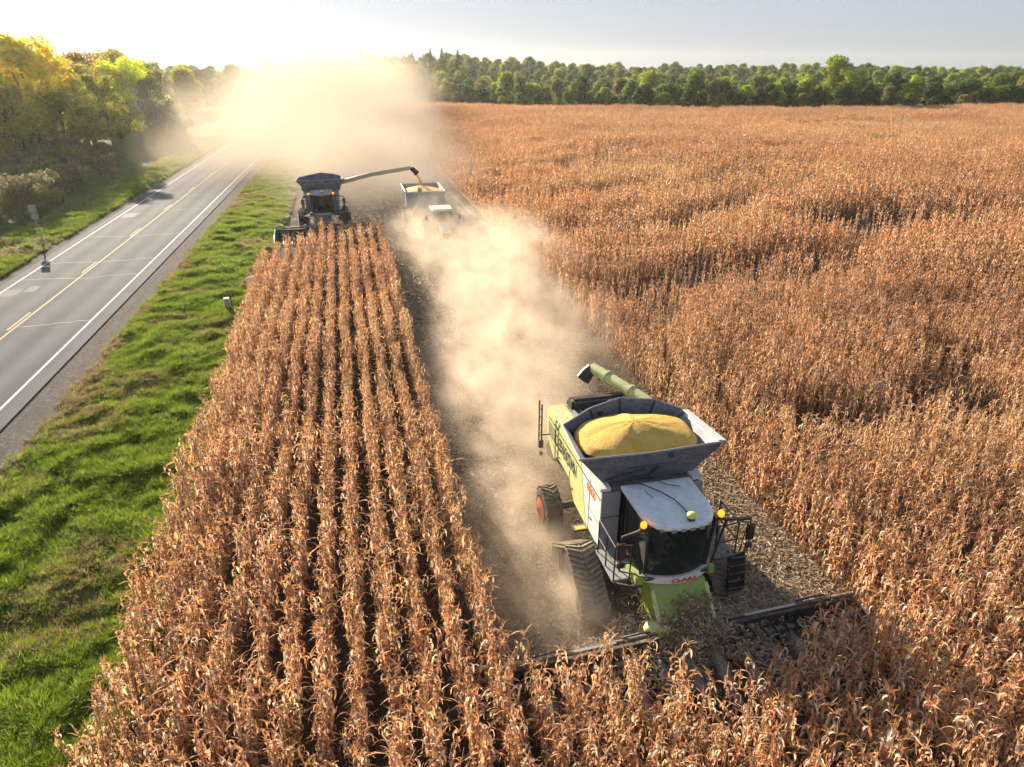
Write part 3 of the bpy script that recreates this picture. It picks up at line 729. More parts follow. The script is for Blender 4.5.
# right-hand tree line beyond the field
treeline(56, 7, .46, .64, ['dark green', 'dark green', 'dark green', 'mid green', 'olive'], 'trees along the far edge of the corn', '%s low tree at the far edge of the corn field', x0=24, x1=320)
treeline(60, 18, .62, .86, ['dark green', 'mid green', 'mid green', 'yellow green', 'yellow green', 'olive'], 'trees behind the field edge', '%s tree standing behind the low edge of the far wood', x0=10, x1=320)
treeline(40, 34, .72, .92, ['mid green', 'yellow green', 'olive', 'dark green'], 'trees deeper in the far wood', '%s tree deeper in the far wood beyond the corn', x0=-20, x1=340)
tree('broad', 152, 205, 1.22, GREENS['yellow green'], 'tallest pale green tree rising above the far tree line on the right')
tree('broad', 160, 206, 1.02, GREENS['mid green'], 'round mid green tree pressed against the tallest far tree')
tree('far', 51, 232, .38, (.36, .34, .03), 'small bright yellow green tree standing alone at the field edge')
fw_n = 2600; X = rng.uniform(-260, 640, fw_n); Y = 250 + 300 * rng.random(fw_n) ** .8
edge = np.interp(X, [-260, 12, 26.8, 60, 101, 198, 330, 640], [330, 300, 290, 262, 240, 232, 222, 190]) + 12
X = X[Y > edge]; Y = Y[Y > edge]; k = (X > -30) | (Y > 330); X = X[k]; Y = Y[k]
leafy('far_leaf', trans=0.45)
wv = []
for q in TV['far'][:5]:
    for cn in ('olive', 'mid green', 'dark green', 'yellow green'):
        c = q[1].copy(); c.materials.clear(); c.materials.append(M['far_leaf']); at_ = c.color_attributes['Col']; nn_ = len(c.vertices)
        buf = np.empty(nn_ * 4, np.float32); at_.data.foreach_get('color', buf); buf = buf.reshape(-1, 4); buf[:, :3] *= np.array(GREENS[cn], np.float32); at_.data.foreach_set('color', buf.ravel()); wv.append(c)
scatter('far_wood', 'dense mixed wood covering the low hills along the horizon', 'wood', np.column_stack([X, Y, [hill_h(a, b_) - 1.0 for a, b_ in zip(X, Y)]]),
        np.column_stack([np.zeros(len(X)), np.zeros(len(X)), rng.uniform(0, 6.28, len(X))]), rng.uniform(.42, .82, len(X)) * (.85 + .3 * vnoise(X, Y, .03, 51)), rng.integers(0, len(wv), len(X)), wv)
for i in range(14):
    x = 14 + 52 * (i + random.random()) / 14; y = 405 + random.uniform(-15, 30)
    tree('spire', x, y, random.uniform(.9, 1.25), GREENS['dark green'], 'dark pointed conifer on the ridge above the dust', 'conifers on the ridge')
# left-hand wood
tree('open', -34.5, 122, 1.02, (.30, .30, .045), 'loose olive tree with bare forked trunk standing alone on the left verge', sz=1.0)
tree('broad', -46.5, 128, 1.55, (.62, .52, .03), 'big golden yellow tree at the left edge of the picture', sz=.88)
tree('broad', -53, 142, 1.3, (.60, .47, .03), 'yellow tree just behind the big golden one on the left')
tree('broad', -40.5, 134, .95, (.42, .38, .04), 'yellow green tree between the golden tree and the lone forked one')
for (x, y, s_, cc, lb) in ((-44.5, 113, .92, (.40, .37, .05), 'olive yellow tree below the big golden one, first behind the thicket'), (-48.5, 121, 1.0, (.46, .42, .05), 'yellow green tree at the far left edge behind the thicket'), (-42.5, 127, .86, (.34, .36, .06), 'small pale green tree left of the lone forked one'), (-43.5, 143, 1.05, (.36, .33, .08), 'dusty olive tree directly behind the lone forked one')):
    tree('broad', x, y, s_, cc, lb)
tree('open', -52, 150, 1.35, (.16, .13, .05), 'tall thin topped brownish tree rising behind the golden tree')
tree('broad', -46, 168, 1.10, (.66, .50, .02), 'bright yellow tree glowing in the middle of the left wood')
tree('broad', -36.5, 160, .85, GREENS['dark green'], 'dark green dense tree beside the road under the drifting dust')
for i in range(66):
    y = 140 + 190 * (i + random.random()) / 66; x = -40 - (y * .30 - 2) * random.random(); c = random.choice(['olive', 'olive', 'yellow green', 'mid green', 'brown'])
    x = min(x, -31 + ROAD_S * y - 6)
    cc = GREENS[c]; cc = (cc[0] * 2.0, cc[1] * 1.75, cc[2])
    tree('broad' if y < 210 else 'far', x, y, random.uniform(1.0, 1.28), cc, '%s tree in the wood left of the road' % c, 'trees in the wood left of the road')
for i in range(22):
    y = 275 + 90 * random.random(); x = -110 + 150 * (i + random.random()) / 22; c = random.choice(['olive', 'yellow green', 'mid green'])
    tree('far', x, y, random.uniform(.85, 1.1), GREENS[c], '%s tree at the far end of the road behind the dust' % c, 'trees at the far end of the road')
for i in range(64):
    y = 56 + 74 * (i + random.random()) / 64; x = rx(W_L - 7.4, y) - 1.0 - 14 * random.random() ** 1.2
    if y > 108 and x > -38: continue
    c = random.choice(['brown', 'brown', 'olive', 'brown', 'mid green']); cc = {'brown': (.24, .21, .11), 'olive': (.30, .27, .09), 'mid green': (.24, .27, .07)}[c]
    tree('bush', x, y, random.uniform(.75, 1.25), cc, '%s scrubby bush in the thicket along the left verge' % {'brown': 'greyish brown', 'olive': 'olive', 'mid green': 'dull green'}[c], 'bushes in the thicket along the left verge', name='bush', cat='bush', z=0)
for (x, y, s, c) in ((-38, 128, .9, 'olive'), (-33.5, 142, 1.0, 'olive'), (-34, 150, 1.2, 'brown'), (-33.0, 168, 1.1, 'olive'), (-31, 186, 1.3, 'olive')):
    tree('bush', x, y, s, (.17, .16, .05), 'low olive bush beyond the forked tree beside the road', 'bushes beyond the forked tree', name='bush', cat='bush', z=0)
for (x, y, s) in ((-6.9, 50.5, .30), (-6.5, 53.5, .36), (-7.1, 47.3, .28), (-6.3, 56.5, .33)):
    tree('nearbush', x, y, s, (.28, .25, .09), 'straw coloured weed clump at the corner of the corn rows', 'weeds at the far corner of the corn rows', name='weed_clump', cat='weeds', z=0.02)

# ------------------------------------------------------------------ wheels and tracks
def wheel(name, parent, c, r, wd, rimmat, lugs=22, side=-1, rimr=0.62):
    w_ = MB(); h = wd / 2
    w_.lathe_x(c, [(-h, r * rimr), (-h * 1.02, r * .75), (-h * .9, r * .92), (-h * .5, r * .96), (h * .5, r * .96), (h * .9, r * .92), (h * 1.02, r * .75), (h, r * rimr)], 36)
    for k in range(lugs):
        a = 2 * math.pi * k / lugs
        for sgn in (-1, 1):
            aa = a + (0 if sgn < 0 else math.pi / lugs)
            rot_ = Matrix.Rotation(aa, 3, 'X') @ Matrix.Rotation(sgn * .7, 3, 'Z')
            p = Vector((c[0] + sgn * h * .48, c[1], c[2])) + Matrix.Rotation(aa, 3, 'X') @ Vector((0, 0, r * .975))
            w_.box(p, (h * 1.05, r * .075, r * .09), rot_)
    root = w_.build(name, 'rubber', parent, ang=30)
    q = MB(); q.lathe_x((c[0] + side * (h * 1.0 + .065), c[1], c[2]), [(-.05, r * (rimr + .02)), (-.05, r * (rimr - .06)), (.02, r * .25), (.04, r * .2)] if side > 0 else [(-.04, r * .2), (-.02, r * .25), (.05, r * (rimr - .06)), (.05, r * (rimr + .02))], 28)
    q.build('rim', rimmat, root)
    hb = MB(); hb.lathe_x((c[0] + side * (h + .05), c[1], c[2]), [(-.08, r * .13), (.08, r * .11)], 16); hb.build('hub', 'dark_metal', root)
    return root
def track(parent, xc, wd, ya, yb, yt, zt):
    """triangular rubber track: idlers at ya and yb, high drive wheel at yt"""
    r1, r2, r3 = .36, .36, .42; circ = [(ya, r1 + .04, r1), (yt, zt, r3), (yb, r2 + .04, r2)]
    ptsb = []
    def arc(c, r_, a0, a1, n):
        for i in range(n + 1): a = a0 + (a1 - a0) * i / n; ptsb.append((c[0] + r_ * math.cos(a), c[1] + r_ * math.sin(a)))
    def tangent(c0, ra, c1, rb):   # outer tangent direction angle
        dx, dy = c1[0] - c0[0], c1[1] - c0[1]; d = math.hypot(dx, dy); return math.atan2(dy, dx) + math.acos((ra - rb) / d)
    A, T, B = circ
    a1 = tangent(A, A[2], T, T[2]); a2 = tangent(T, T[2], B, B[2])
    arc(A, A[2], math.pi * 1.5, a1, 8); arc(T, T[2], a1, a2, 8); arc(B, B[2], a2, -math.pi / 2, 8)
    loop = ptsb; n = len(loop); m = MB(); th_ = .05
    vs = []
    for (y, z) in loop: vs += [(xc - wd / 2, y, z), (xc + wd / 2, y, z)]
    cy_ = sum(p[0] for p in loop) / n; cz_ = sum(p[1] for p in loop) / n
    inner = [(y + (cy_ - y) * .06, z + (cz_ - z) * .06) for y, z in loop]
    for (y, z) in inner: vs += [(xc - wd / 2, y, z), (xc + wd / 2, y, z)]
    fs = []
    for i in range(n):
        j = (i + 1) % n
        fs += [(2 * i, 2 * i + 1, 2 * j + 1, 2 * j), (2 * n + 2 * i, 2 * n + 2 * j, 2 * n + 2 * j + 1, 2 * n + 2 * i + 1), (2 * i, 2 * j, 2 * n + 2 * j, 2 * n + 2 * i), (2 * i + 1, 2 * n + 2 * i + 1, 2 * n + 2 * j + 1, 2 * j + 1)]
    m.add(vs, fs)
    # lugs spaced along the belt
    seg = []; tot = 0
    for i in range(n):
        a = Vector(loop[i]); b_ = Vector(loop[(i + 1) % n]); l = (b_ - a).length; seg.append((tot, l, a, b_)); tot += l
    nl = int(tot / .15)
    for k in range(nl):
        s_ = tot * k / nl
        for (t0, l, a, b_) in seg:
            if t0 <= s_ < t0 + l:
                p = a.lerp(b_, (s_ - t0) / l); ang = math.atan2(b_.y - a.y, b_.x - a.x)
                for sgn in (-1, 1):
                    rot_ = Matrix.Rotation(ang, 3, 'X') @ Matrix.Rotation(sgn * .42, 3, 'Z')
                    pp = Vector((xc + sgn * wd * .25, p.x, p.y)) + Matrix.Rotation(ang, 3, 'X') @ Vector((0, 0, .03 if True else 0)) * (-1 if False else 1)
                    off = Vector((0, p.x - cy_, p.y - cz_)).normalized() * .025
                    m.box(Vector((xc + sgn * wd * .25, p.x, p.y)) + off, (wd * .5, .055, .07), rot_)
                break
    b = m.build('track', 'track_rubber', parent, ang=30)
    for (c, nm) in ((A, 'idler_wheel'), (B, 'idler_wheel'), (T, 'drive_wheel')):
        q = MB(); q.lathe_x((xc, c[0], c[1]), [(-wd * .4, c[2] * .35), (-wd * .42, c[2] * .9), (wd * .42, c[2] * .9), (wd * .4, c[2] * .35)], 24); q.build(nm, 'dark_metal', b)
    fr = MB(); fr.prism([(ya + .1, .38), (yt, zt - .35), (yb - .1, .38), (yb - .1, .2), (ya + .1, .2)], xc - wd * .3, xc + wd * .3); fr.build('track_frame', 'dark_metal', b)
    return b

# ------------------------------------------------------------------ combine harvester (front towards -y, origin under the front axle)
def combine(loc, label, scheme, header_half, auger, rz=0.0):
    S = scheme; root = empty('combine_harvester', loc, rz); tag(root, label, 'combine harvester')
    # body
    prof = [(.95, 1.55), (.90, 3.42), (3.4, 3.52), (6.15, 3.42), (6.35, 3.1), (6.25, 2.3), (5.4, 1.75), (4.2, 1.9), (3.0, 1.72), (2.4, 1.5)]
    b = MB(); b.prism(prof, -1.42, 1.42); body = b.build('body', 'dark_metal', root, .04)
    for sx in (-1, 1):
        x0, x1 = sorted((sx * 1.43, sx * 1.50))
        q = MB(); q.prism([(.85, 1.62), (.85, 3.34), (2.55, 3.40), (1.9, 1.55)], x0, x1); q.build('front_side_panel', S['white'], body, .015)
        q = MB(); q.prism([(1.93, 1.55), (2.58, 3.40), (6.1, 3.36), (6.28, 3.05), (6.18, 2.35), (5.3, 1.85), (4.9, 2.15), (3.6, 2.15), (3.1, 1.60)], x0, x1); q.build('rear_side_panel', S['side'], body, .015)
        q = MB(); q.box((sx * 1.513, 3.4, 3.18), (.03, 5.0, .035)); q.build('trim_rail', 'dark_metal', body)
        q = MB()
        for (yy, z0, z1) in ((1.75, 1.6, 3.3), (3.6, 2.2, 2.45), (4.85, 2.2, 3.05)): q.box((sx * 1.503, yy, (z0 + z1) / 2), (.012, .018, z1 - z0))
        q.box((sx * 1.503, 1.4, 2.35), (.012, 1.0, .016)); q.build('panel_seam', 'black_plastic', body)
        q = MB()
        for k in range(7): q.box((sx * 1.507, 5.55, 2.55 + k * .075), (.02, .8, .028))
        q.build('side_vent', 'black_plastic', body)
        q = MB()
        for (yy, zz) in ((1.55, 2.1), (3.3, 2.0), (4.7, 2.3)): q.box((sx * 1.52, yy, zz), (.04, .16, .04))
        q.build('latch', 'dark_metal', body, .008)
        q = MB(); q.prism([(.9, 3.40), (.9, 3.50), (3.4, 3.60), (3.4, 3.44)], sx * 1.2 if sx > 0 else -1.52, 1.52 if sx > 0 else -1.2); q.build('deck_edge', S['white'], body, .01)
    # front bulkhead panels left and right of the cab
    for sx in (-1, 1):
        q = MB(); q.box((sx * 1.23, .84, 3.02), (.54, .08, .76)); q.build('front_panel', S['grey'], body, .015)
        q = MB(); q.box((sx * 1.23, .84, 2.10), (.54, .08, 1.0)); q.build('front_panel', S['grey'], body, .015)
    q = MB(); q.box((0, .84, 2.5), (1.8, .06, 1.7)); q.build('bulkhead', 'black_plastic', body)
    # rear deck
    q = MB(); q.prism([(3.55, 3.44), (3.55, 3.60), (6.1, 3.50), (6.3, 3.3), (6.2, 3.2)], -1.48, -.92); q.build('hood', S['side'], body, .03)
    q = MB(); q.prism([(3.6, 3.44), (3.6, 3.56), (5.6, 3.50), (5.6, 3.4)], -.91, 1.3); deck = q.build('engine_deck', S['tank'], body, .01)
    for i in range(7):
        q = MB(); q.box((-.80 + i * .2, 4.75, 3.55), (.07, 1.5, .05)); q.build('deck_rail', ['steel', S['tank'], 'text_red', 'steel', 'dark_metal', 'blue_paint', 'steel'][i], deck)
    q = MB()
    arcp = [(-.6 + 1.9 * i / 10, .42 * math.sin(math.pi * min(1, .18 + .82 * i / 10) ) ** .6) for i in range(11)]
    q.prism([(5.45, 3.45), (5.5, 3.88), (5.75, 3.92), (6.15, 3.70), (6.25, 3.4)], -.86, 1.25); en = q.build('engine_housing', 'black_plastic', body, .09)
    q = MB(); q.tube([(.1, 4.4, 3.62), (.15, 5.2, 3.70), (.5, 5.5, 3.75)], .09, 10); q.tube([(.9, 5.3, 3.55), (.9, 5.3, 4.0)], .07, 10); q.build('exhaust_pipe', 'steel', body)
    q = MB(); q.ball((-.55, 5.9, 3.75), (.07, .07, .09)); q.tube([(-.55, 5.9, 3.42), (-.55, 5.9, 3.7)], .025); q.build('rear_beacon', 'red_lamp', body)
    q = MB(); q.tube([(-.8, 6.0, 3.4), (-.8, 6.0, 3.75)], .02); q.build('rear_antenna', 'dark_metal', body)
    # rear ladder and rail with lamp
    q = MB()
    for dy in (0, .32): q.tube([(-1.82, 5.75 + dy, 2.15), (-1.82, 5.75 + dy, 3.75)], .028, 8)
    for k in range(5): q.tube([(-1.82, 5.75, 2.3 + k * .3), (-1.82, 6.07, 2.3 + k * .3)], .018, 6)
    q.tube([(-1.5, 5.9, 2.5), (-1.82, 5.9, 2.5)], .025, 6); q.build('rear_ladder', 'dark_metal', root)
    q = MB(); q.box((-1.84, 5.75, 2.25), (.16, .10, .30)); q.box((-1.84, 5.72, 1.9), (.10, .12, .14)); q.build('tail_lamp', 'black_plastic', root, .015)
    # straw chopper at the back
    q = MB(); q.prism([(5.8, 1.9), (6.3, 2.3), (6.9, 1.5), (6.8, 1.1), (6.0, 1.3)], -1.3, 1.3); q.build('chopper', 'dark_metal', root, .04)
    # grain tank extensions: rim (outer) above bin opening
    A = [(-1.32, 1.22, 3.46), (1.32, 1.22, 3.46), (1.32, 3.35, 3.5), (-1.32, 3.35, 3.5)]
    RF = [(-2.12, .98, 4.48), (-.05, .93, 4.46), (2.12, .98, 4.50)]
    RB = [(-2.0, 2.95, 4.46), (-.95, 3.55, 4.60), (.05, 3.75, 4.74), (1.15, 3.62, 4.62), (1.98, 3.0, 4.46)]
    tk = MB(); tk.panel([A[0], RF[0], RF[1], (-.05, 1.22, 3.46)], -.035); tk.panel([(-.05, 1.22, 3.46), RF[1], RF[2], A[1]], -.035); t1 = tk.build('tank_front_panel', S['tank'], root)
    q = MB(); q.panel([(-.75, 1.085, 3.98), (-.72, .965, 4.42), (.70, .965, 4.42), (.75, 1.085, 3.98)], .03); q.build('fold_panel', S['tank'], t1)
    q = MB(); q.tube([(-.72, 1.06, 3.98), (.75, 1.06, 4.0)], .022, 6); q.tube([(-1.3, 1.16, 3.62), (-.2, 1.0, 3.92)], .02, 6); q.tube([(.2, 1.03, 3.92), (-.1, 1.10, 3.62)], .03, 6); q.tube([(.5, .93, 4.28), (.5, .98, 4.28)], .08, 10); q.build('brace_rod', 'text_dark', t1)
    tk = MB(); tk.panel([A[1], RF[2], RB[4], A[2]], -.035); tsp = tk.build('tank_side_panel', S['grey'], root)
    tk = MB(); tk.panel([RF[2], (2.0, 1.0, 4.36), (1.86, 2.9, 4.34), RB[4]], .03); tk.panel([(RF[2][0] + .02, RF[2][1], RF[2][2]), (1.93, 1.0, 4.53), (1.80, 2.98, 4.50), (RB[4][0] + .02, RB[4][1], RB[4][2])], .03); tk.build('side_lip', S['tankside'], tsp)
    tk = MB(); tk.panel([A[3], RB[0], RF[0], A[0]], -.035); tk.build('tank_side_panel', S['tankside'], root)
    tk = MB()
    lo = [A[3], (-.7, 3.42, 3.5), (0, 3.45, 3.5), (.7, 3.42, 3.5), A[2]]
    for i in range(4): tk.panel([lo[i + 1], RB[i + 1], RB[i], lo[i]], -.035)
    t2 = tk.build('tank_rear_panel', S['tank'], root)
    q = MB()
    for i in (1, 2, 3): q.tube([Vector(lo[i]) + Vector((0, -.06, 0)), Vector(RB[i]) + Vector((0, -.06, 0))], .03, 6)
    q.tube([(-.62, 3.50, 4.40), (-.62, 3.62, 4.42)], .09, 12); q.build('rear_brace', 'text_dark', t2)
    # rim strip round the top
    q = MB(); q.tube(RF, .03, 8); q.tube([RF[2], RB[4]], .035, 8); q.tube(RB, .03, 8); q.tube([RB[0], RF[0]], .035, 8); q.build('tank_rim', S['rim'], root)
    # grain heap
    def edge(s):   # opening outline at grain level, angle 0..2pi -> (x, y)
        ax, ay = 1.74, 1.05; c_, s_ = math.cos(s), math.sin(s); k = (abs(c_) ** 3.2 + abs(s_) ** 3.2) ** (-1 / 3.2)
        y = 2.24 + ay * k * s_; return ax * k * c_, y + (.25 * (1 - abs(c_)) if s_ > 0 else 0)
    gr = MB(); n = 56; rings = 16; vs = [(-.1, 2.3, 4.72)]
    r_ = random.Random(4)
    for i in range(1, rings + 1):
        t = i / rings
        for j in range(n):
            a = 2 * math.pi * j / n; x, y = edge(a); cone = 4.72 - .40 * t ** 1.5 - (.12 if i == rings else 0)
            ridge = .008 * math.sin(9 * a + 2.5 * math.sin(4 * t)) * math.sin(math.pi * min(1, t * 1.1)) + .05 * math.exp(-((math.sin(a * .5 - .8)) / .08) ** 2) * math.sin(math.pi * t) + .025 * math.sin(3 * a + 1) * t
            vs.append((-.1 * (1 - t) + x * t, 2.3 * (1 - t) + y * t, cone + ridge + r_.uniform(-.006, .006)))
    fs = [(0, 1 + j, 1 + (j + 1) % n) for j in range(n)]
    for i in range(rings - 1):
        for j in range(n): j2 = (j + 1) % n; fs.append((1 + i * n + j, 1 + (i + 1) * n + j, 1 + (i + 1) * n + j2, 1 + i * n + j2))
    gr.add(vs, fs)
    if S['text']:
        go = gr.build('grain_heap', 'grain', None, ang=80); go.location = loc; go.rotation_euler = (0, 0, rz); tag(go, S['grainlabel'], 'grain')
    else:
        q = MB(); q.prism([(1.2, 3.5), (1.0, 4.2), (3.0, 4.2), (3.3, 3.5)], -1.7, 1.7); q.build('tank_cover', 'tank_grey', root, .05)
    # cab
    cab = MB()
    cab.prism([(-1.0, 1.80), (-1.05, 1.92), (.45, 1.92), (.45, 1.80)], -.88, .88); cb = cab.build('cab_floor', 'black_plastic', root, .02)
    # curved windscreen
    def wind(z0, y0, z1, y1, hx0, hx1, bul0, bul1, n=12, m_=6):
        vs = []; fs = []
        for i in range(m_ + 1):
            t = i / m_; 
            for j in range(n + 1):
                u = -1 + 2 * j / n; hx = hx0 + (hx1 - hx0) * t; bl = bul0 + (bul1 - bul0) * t + .05 * math.sin(math.pi * t)
                vs.append((hx * u, y0 + (y1 - y0) * t - bl * (1 - u * u), z0 + (z1 - z0) * t))
        for i in range(m_):
            for j in range(n): a = i * (n + 1) + j; fs.append((a, a + 1, a + n + 2, a + n + 1))
        return vs, fs
    q = MB(); q.add(*wind(1.93, -.82, 3.52, -.98, .86, .90, .26, .22)); q.build('windscreen', 'glass', root, ang=80)
    for sx in (-1, 1):
        q = MB(); q.panel([(sx * .86, -.82, 1.93), (sx * .90, -.98, 3.52), (sx * .92, .42, 3.52), (sx * .88, .42, 1.93)], .012 * sx); q.build('side_window', 'glass', root)
        q = MB(); q.tube([(sx * .87, -.83, 1.90), (sx * .905, -.99, 3.55)], .038, 8); q.tube([(sx * .9, .42, 1.7), (sx * .93, .42, 3.55)], .04, 8); q.tube([(sx * .88, -.83, 1.92), (sx * .89, .42, 1.92)], .035, 8); q.build('pillar', 'black_plastic', root)
    q = MB(); q.prism([(.43, 1.7), (.43, 3.5), (.50, 3.5), (.50, 1.7)], -.9, .9); q.build('cab_rear_wall', 'black_plastic', root)
    # seat, wheel and console inside
    q = MB(); q.box((0, -.05, 2.2), (.52, .5, .14)); q.box((0, .22, 2.6), (.5, .12, .75)); q.box((0, -.05, 1.95), (.3, .3, .4)); q.build('driver_seat', 'grey_panel', root, .05)
    q = MB(); q.tube([(.18 * math.cos(a), -.52 + .06 * math.sin(a), 2.45 + .17 * math.sin(a)) for a in [2 * math.pi * k / 16 for k in range(17)]], .016, 6, False); q.tube([(0, -.62, 1.75), (0, -.52, 2.42)], .04, 8); q.build('steering_wheel', 'black_plastic', root)
    q = MB(); q.box((-.55, -.75, 2.15), (.3, .02, .17), Matrix.Rotation(.5, 3, 'X')); q.box((-.72, -.25, 2.42), (.02, .26, .2)); q.build('paper_note', 'paper_blue', root)
    # roof
    n = 14; rf = MB(); vs = []
    def roofpt(u, v):   # u across -1..1, v 0 front .. 1 rear
        hx = .96 + .04 * v - .10 * max(0, .25 - v) / .25 * abs(u) ** 3
        y = -1.26 + .34 * (abs(u) ** 3) * max(0, 1 - v * 2.2) + 2.0 * v
        return hx * u, y
    for k, (z_off, inset) in enumerate(((0, 1), (.10, 1), (.15, .93))):
        for i in range(n + 1):
            for j in range(n + 1):
                u = -1 + 2 * j / n; v = i / n; x, y = roofpt(u * inset, .5 + (v - .5) * inset)
                dome = .06 * (1 - u * u) * (1 - (2 * v - 1) ** 2) if k == 2 else 0
                vs.append((x, y, 3.55 + z_off + dome - .05 * (1 - v)))
    W_ = (n + 1) ** 2
    fs = [(2 * W_ + i * (n + 1) + j, 2 * W_ + i * (n + 1) + j + 1, 2 * W_ + (i + 1) * (n + 1) + j + 1, 2 * W_ + (i + 1) * (n + 1) + j) for i in range(n) for j in range(n)]
    fs += [(i * (n + 1) + j, (i + 1) * (n + 1) + j, (i + 1) * (n + 1) + j + 1, i * (n + 1) + j + 1) for i in range(n) for j in range(n)]
    ring = [j for j in range(n + 1)] + [i * (n + 1) + n for i in range(1, n + 1)] + [n * (n + 1) + j for j in range(n - 1, -1, -1)] + [i * (n + 1) for i in range(n - 1, 0, -1)]
    for k in range(2):
        for a in range(len(ring)): b_ = (a + 1) % len(ring); fs.append((k * W_ + ring[a], k * W_ + ring[b_], (k + 1) * W_ + ring[b_], (k + 1) * W_ + ring[a]))
    rf.add(vs, fs); roof = rf.build('cab_roof', S['roof'], root, ang=50)
    q = MB(); q.tube([(-.8, .7, 3.76), (-.5, .45, 3.81), (-.2, .05, 3.81), (.02, -.35, 3.80), (.12, -.75, 3.76), (.14, -1.0, 3.72)], .018, 6); q.tube([(-.05, .6, 3.79), (.1, .3, 3.82), (.45, .15, 3.80)], .012, 6); q.tube([(-.55, .2, 3.79), (-.48, -.15, 3.78)], .01, 6); q.build('roof_cable', 'black_plastic', roof)
    q = MB(); q.ball((.14, -1.1, 3.80), (.13, .12, .09), 18, 10); q.build('satellite_receiver', 'receiver', roof)
    q = MB(); q.box((.14, -1.1, 3.70), (.16, .14, .10)); q.build('receiver_bracket', 'dark_metal', roof, .01)
    for k in range(6):
        q = MB(); q.box((-.62 + k * .25, -1.10 - (.14 if 0 < k < 5 else .02) - .02, 3.50), (.14, .05, .08)); q.build('work_light', 'steel', roof, .01)
    # white bumper stripe with lettering, lime apron, feeder house
    st = MB(); ns = 14
    def lip(z, off): return [((-.92 + 1.84 * j / ns), -.86 - off - .27 * (1 - (-1 + 2 * j / ns) ** 2), z) for j in range(ns + 1)]
    for (nm, zt, zb, off, mt_) in (('bumper_stripe', 1.93, 1.74, .03, S['white']),):
        a_, b2, c2 = lip(zt, off), lip(zb, off + .02), lip(zt, off - .10); d2 = lip(zb, off - .1); k = ns + 1
        st.add(a_ + b2 + d2 + c2, [(q0 * k + j, q0 * k + j + 1, ((q0 + 1) % 4) * k + j + 1, ((q0 + 1) % 4) * k + j) for q0 in range(4) for j in range(ns)])
        stripe = st.build(nm, mt_, root, ang=50)
    if S['text']: text('lettering', 'CLAAS', .15, 'text_red', stripe, (.12, -1.19, 1.835), (1, 0, 0), (0, .12, 1), .006, 1.6)
    for sx in (-1, 1):
        q = MB(); q.prism([(-.95, 1.95), (-.98, 1.66), (-.2, 1.62), (-.2, 1.90)], min(sx * .9, sx * 1.12), max(sx * .9, sx * 1.12)); q.build('corner_cowl', S['lime'], root, .04)
    q = MB(); q.prism([(-.55, 1.72), (-1.10, 1.72), (-1.80, .98), (-1.85, .45), (-.6, .75)], -.78, .78); q.build('feeder_house', S['lime'], root, .03)
    q = MB(); q.prism([(-1.2, 1.58), (-1.2, 1.66), (-1.85, 1.02), (-1.85, .92)], -.80, -.70); q.prism([(-1.2, 1.58), (-1.2, 1.66), (-1.85, 1.02), (-1.85, .92)], .70, .80); q.build('feeder_rail', S['side'], root)
    # operator platforms, railings, ladder
    q = MB(); q.box((-1.28, .05, 1.62), (.70, 1.3, .06)); q.build('platform', 'grey_panel', root, .01)
    q = MB(); q.box((1.48, .05, 1.72), (1.05, 1.15, .07)); q.build('platform', 'dark_metal', root, .01)
    q = MB()
    for (px, py) in ((-1.6, -.6), (-1.6, .0), (-1.6, .6), (-1.15, -.6)): q.tube([(px, py, 1.62), (px, py, 2.72)], .022, 8)
    for z in (2.15, 2.72): q.tube([(-1.15, -.6, z), (-1.6, -.6, z), (-1.6, .6, z)], .022, 8)
    q.tube([(-1.62, -.62, 1.6), (-1.3, -.9, 1.66), (-.95, -1.0, 1.68)], .035, 8); q.build('railing', 'black_plastic', root)
    q = MB()
    for (px, py) in ((1.95, -.5), (1.95, .5), (1.3, -.55)): q.tube([(px, py, 1.72), (px, py, 2.85)], .022, 8)
    for z in (2.3, 2.85): q.tube([(1.3, -.55, z), (1.95, -.5, z), (1.95, .5, z)], .022, 8)
    q.build('railing', 'black_plastic', root)
    q = MB()
    for dx in (0, .5): q.tube([(1.85 + dx, -.35, 1.8), (1.9 + dx, -.55, .55)], .03, 8)
    for k in range(5): q.box((2.12, -.38 - .035 * k, 1.58 - .24 * k), (.50, .22, .035))
    q.panel([(1.86, -.40, 1.7), (1.90, -.60, .55), (2.36, -.60, .55), (2.32, -.40, 1.7)], .02); q.build('boarding_ladder', 'black_plastic', root)
    q = MB(); q.tube([(2.42, .1, .5), (2.44, -.2, 2.55), (2.2, -.1, 2.6)], .018, 6); q.build('hand_rail', 'black_plastic', root)
    # mirrors on arms with beacons
    for sx, ex in ((-1, -1.62), (1, 1.95)):
        q = MB(); q.tube([(sx * .92, -.85, 3.45), (sx * 1.2, -.95, 3.40), (ex, -.95, 3.30)], .045, 8); q.tube([(ex, -.95, 3.3), (ex + .02 * sx, -1.0, 2.3), (sx * 1.25, -.95, 2.1)], .022, 8); q.tube([(sx * 1.25, -.95, 3.4), (sx * 1.0, -.9, 2.0)], .03, 8)
        arm = q.build('mirror_arm', 'black_plastic', root)
        q = MB(); q.box((ex, -1.02, 2.92), (.24, .08, .50)); q.box((ex, -1.02, 2.5), (.2, .08, .2)); q.build('mirror', 'black_plastic', arm, .03)
        q = MB(); q.ball((sx * 1.06, -.95, 3.60), (.085, .085, .10)); q.build('beacon', 'amber', arm)
        q = MB(); q.tube([(sx * 1.06, -.95, 3.42), (sx * 1.06, -.95, 3.52)], .07, 10); q.build('beacon_base', 'dark_metal', arm)
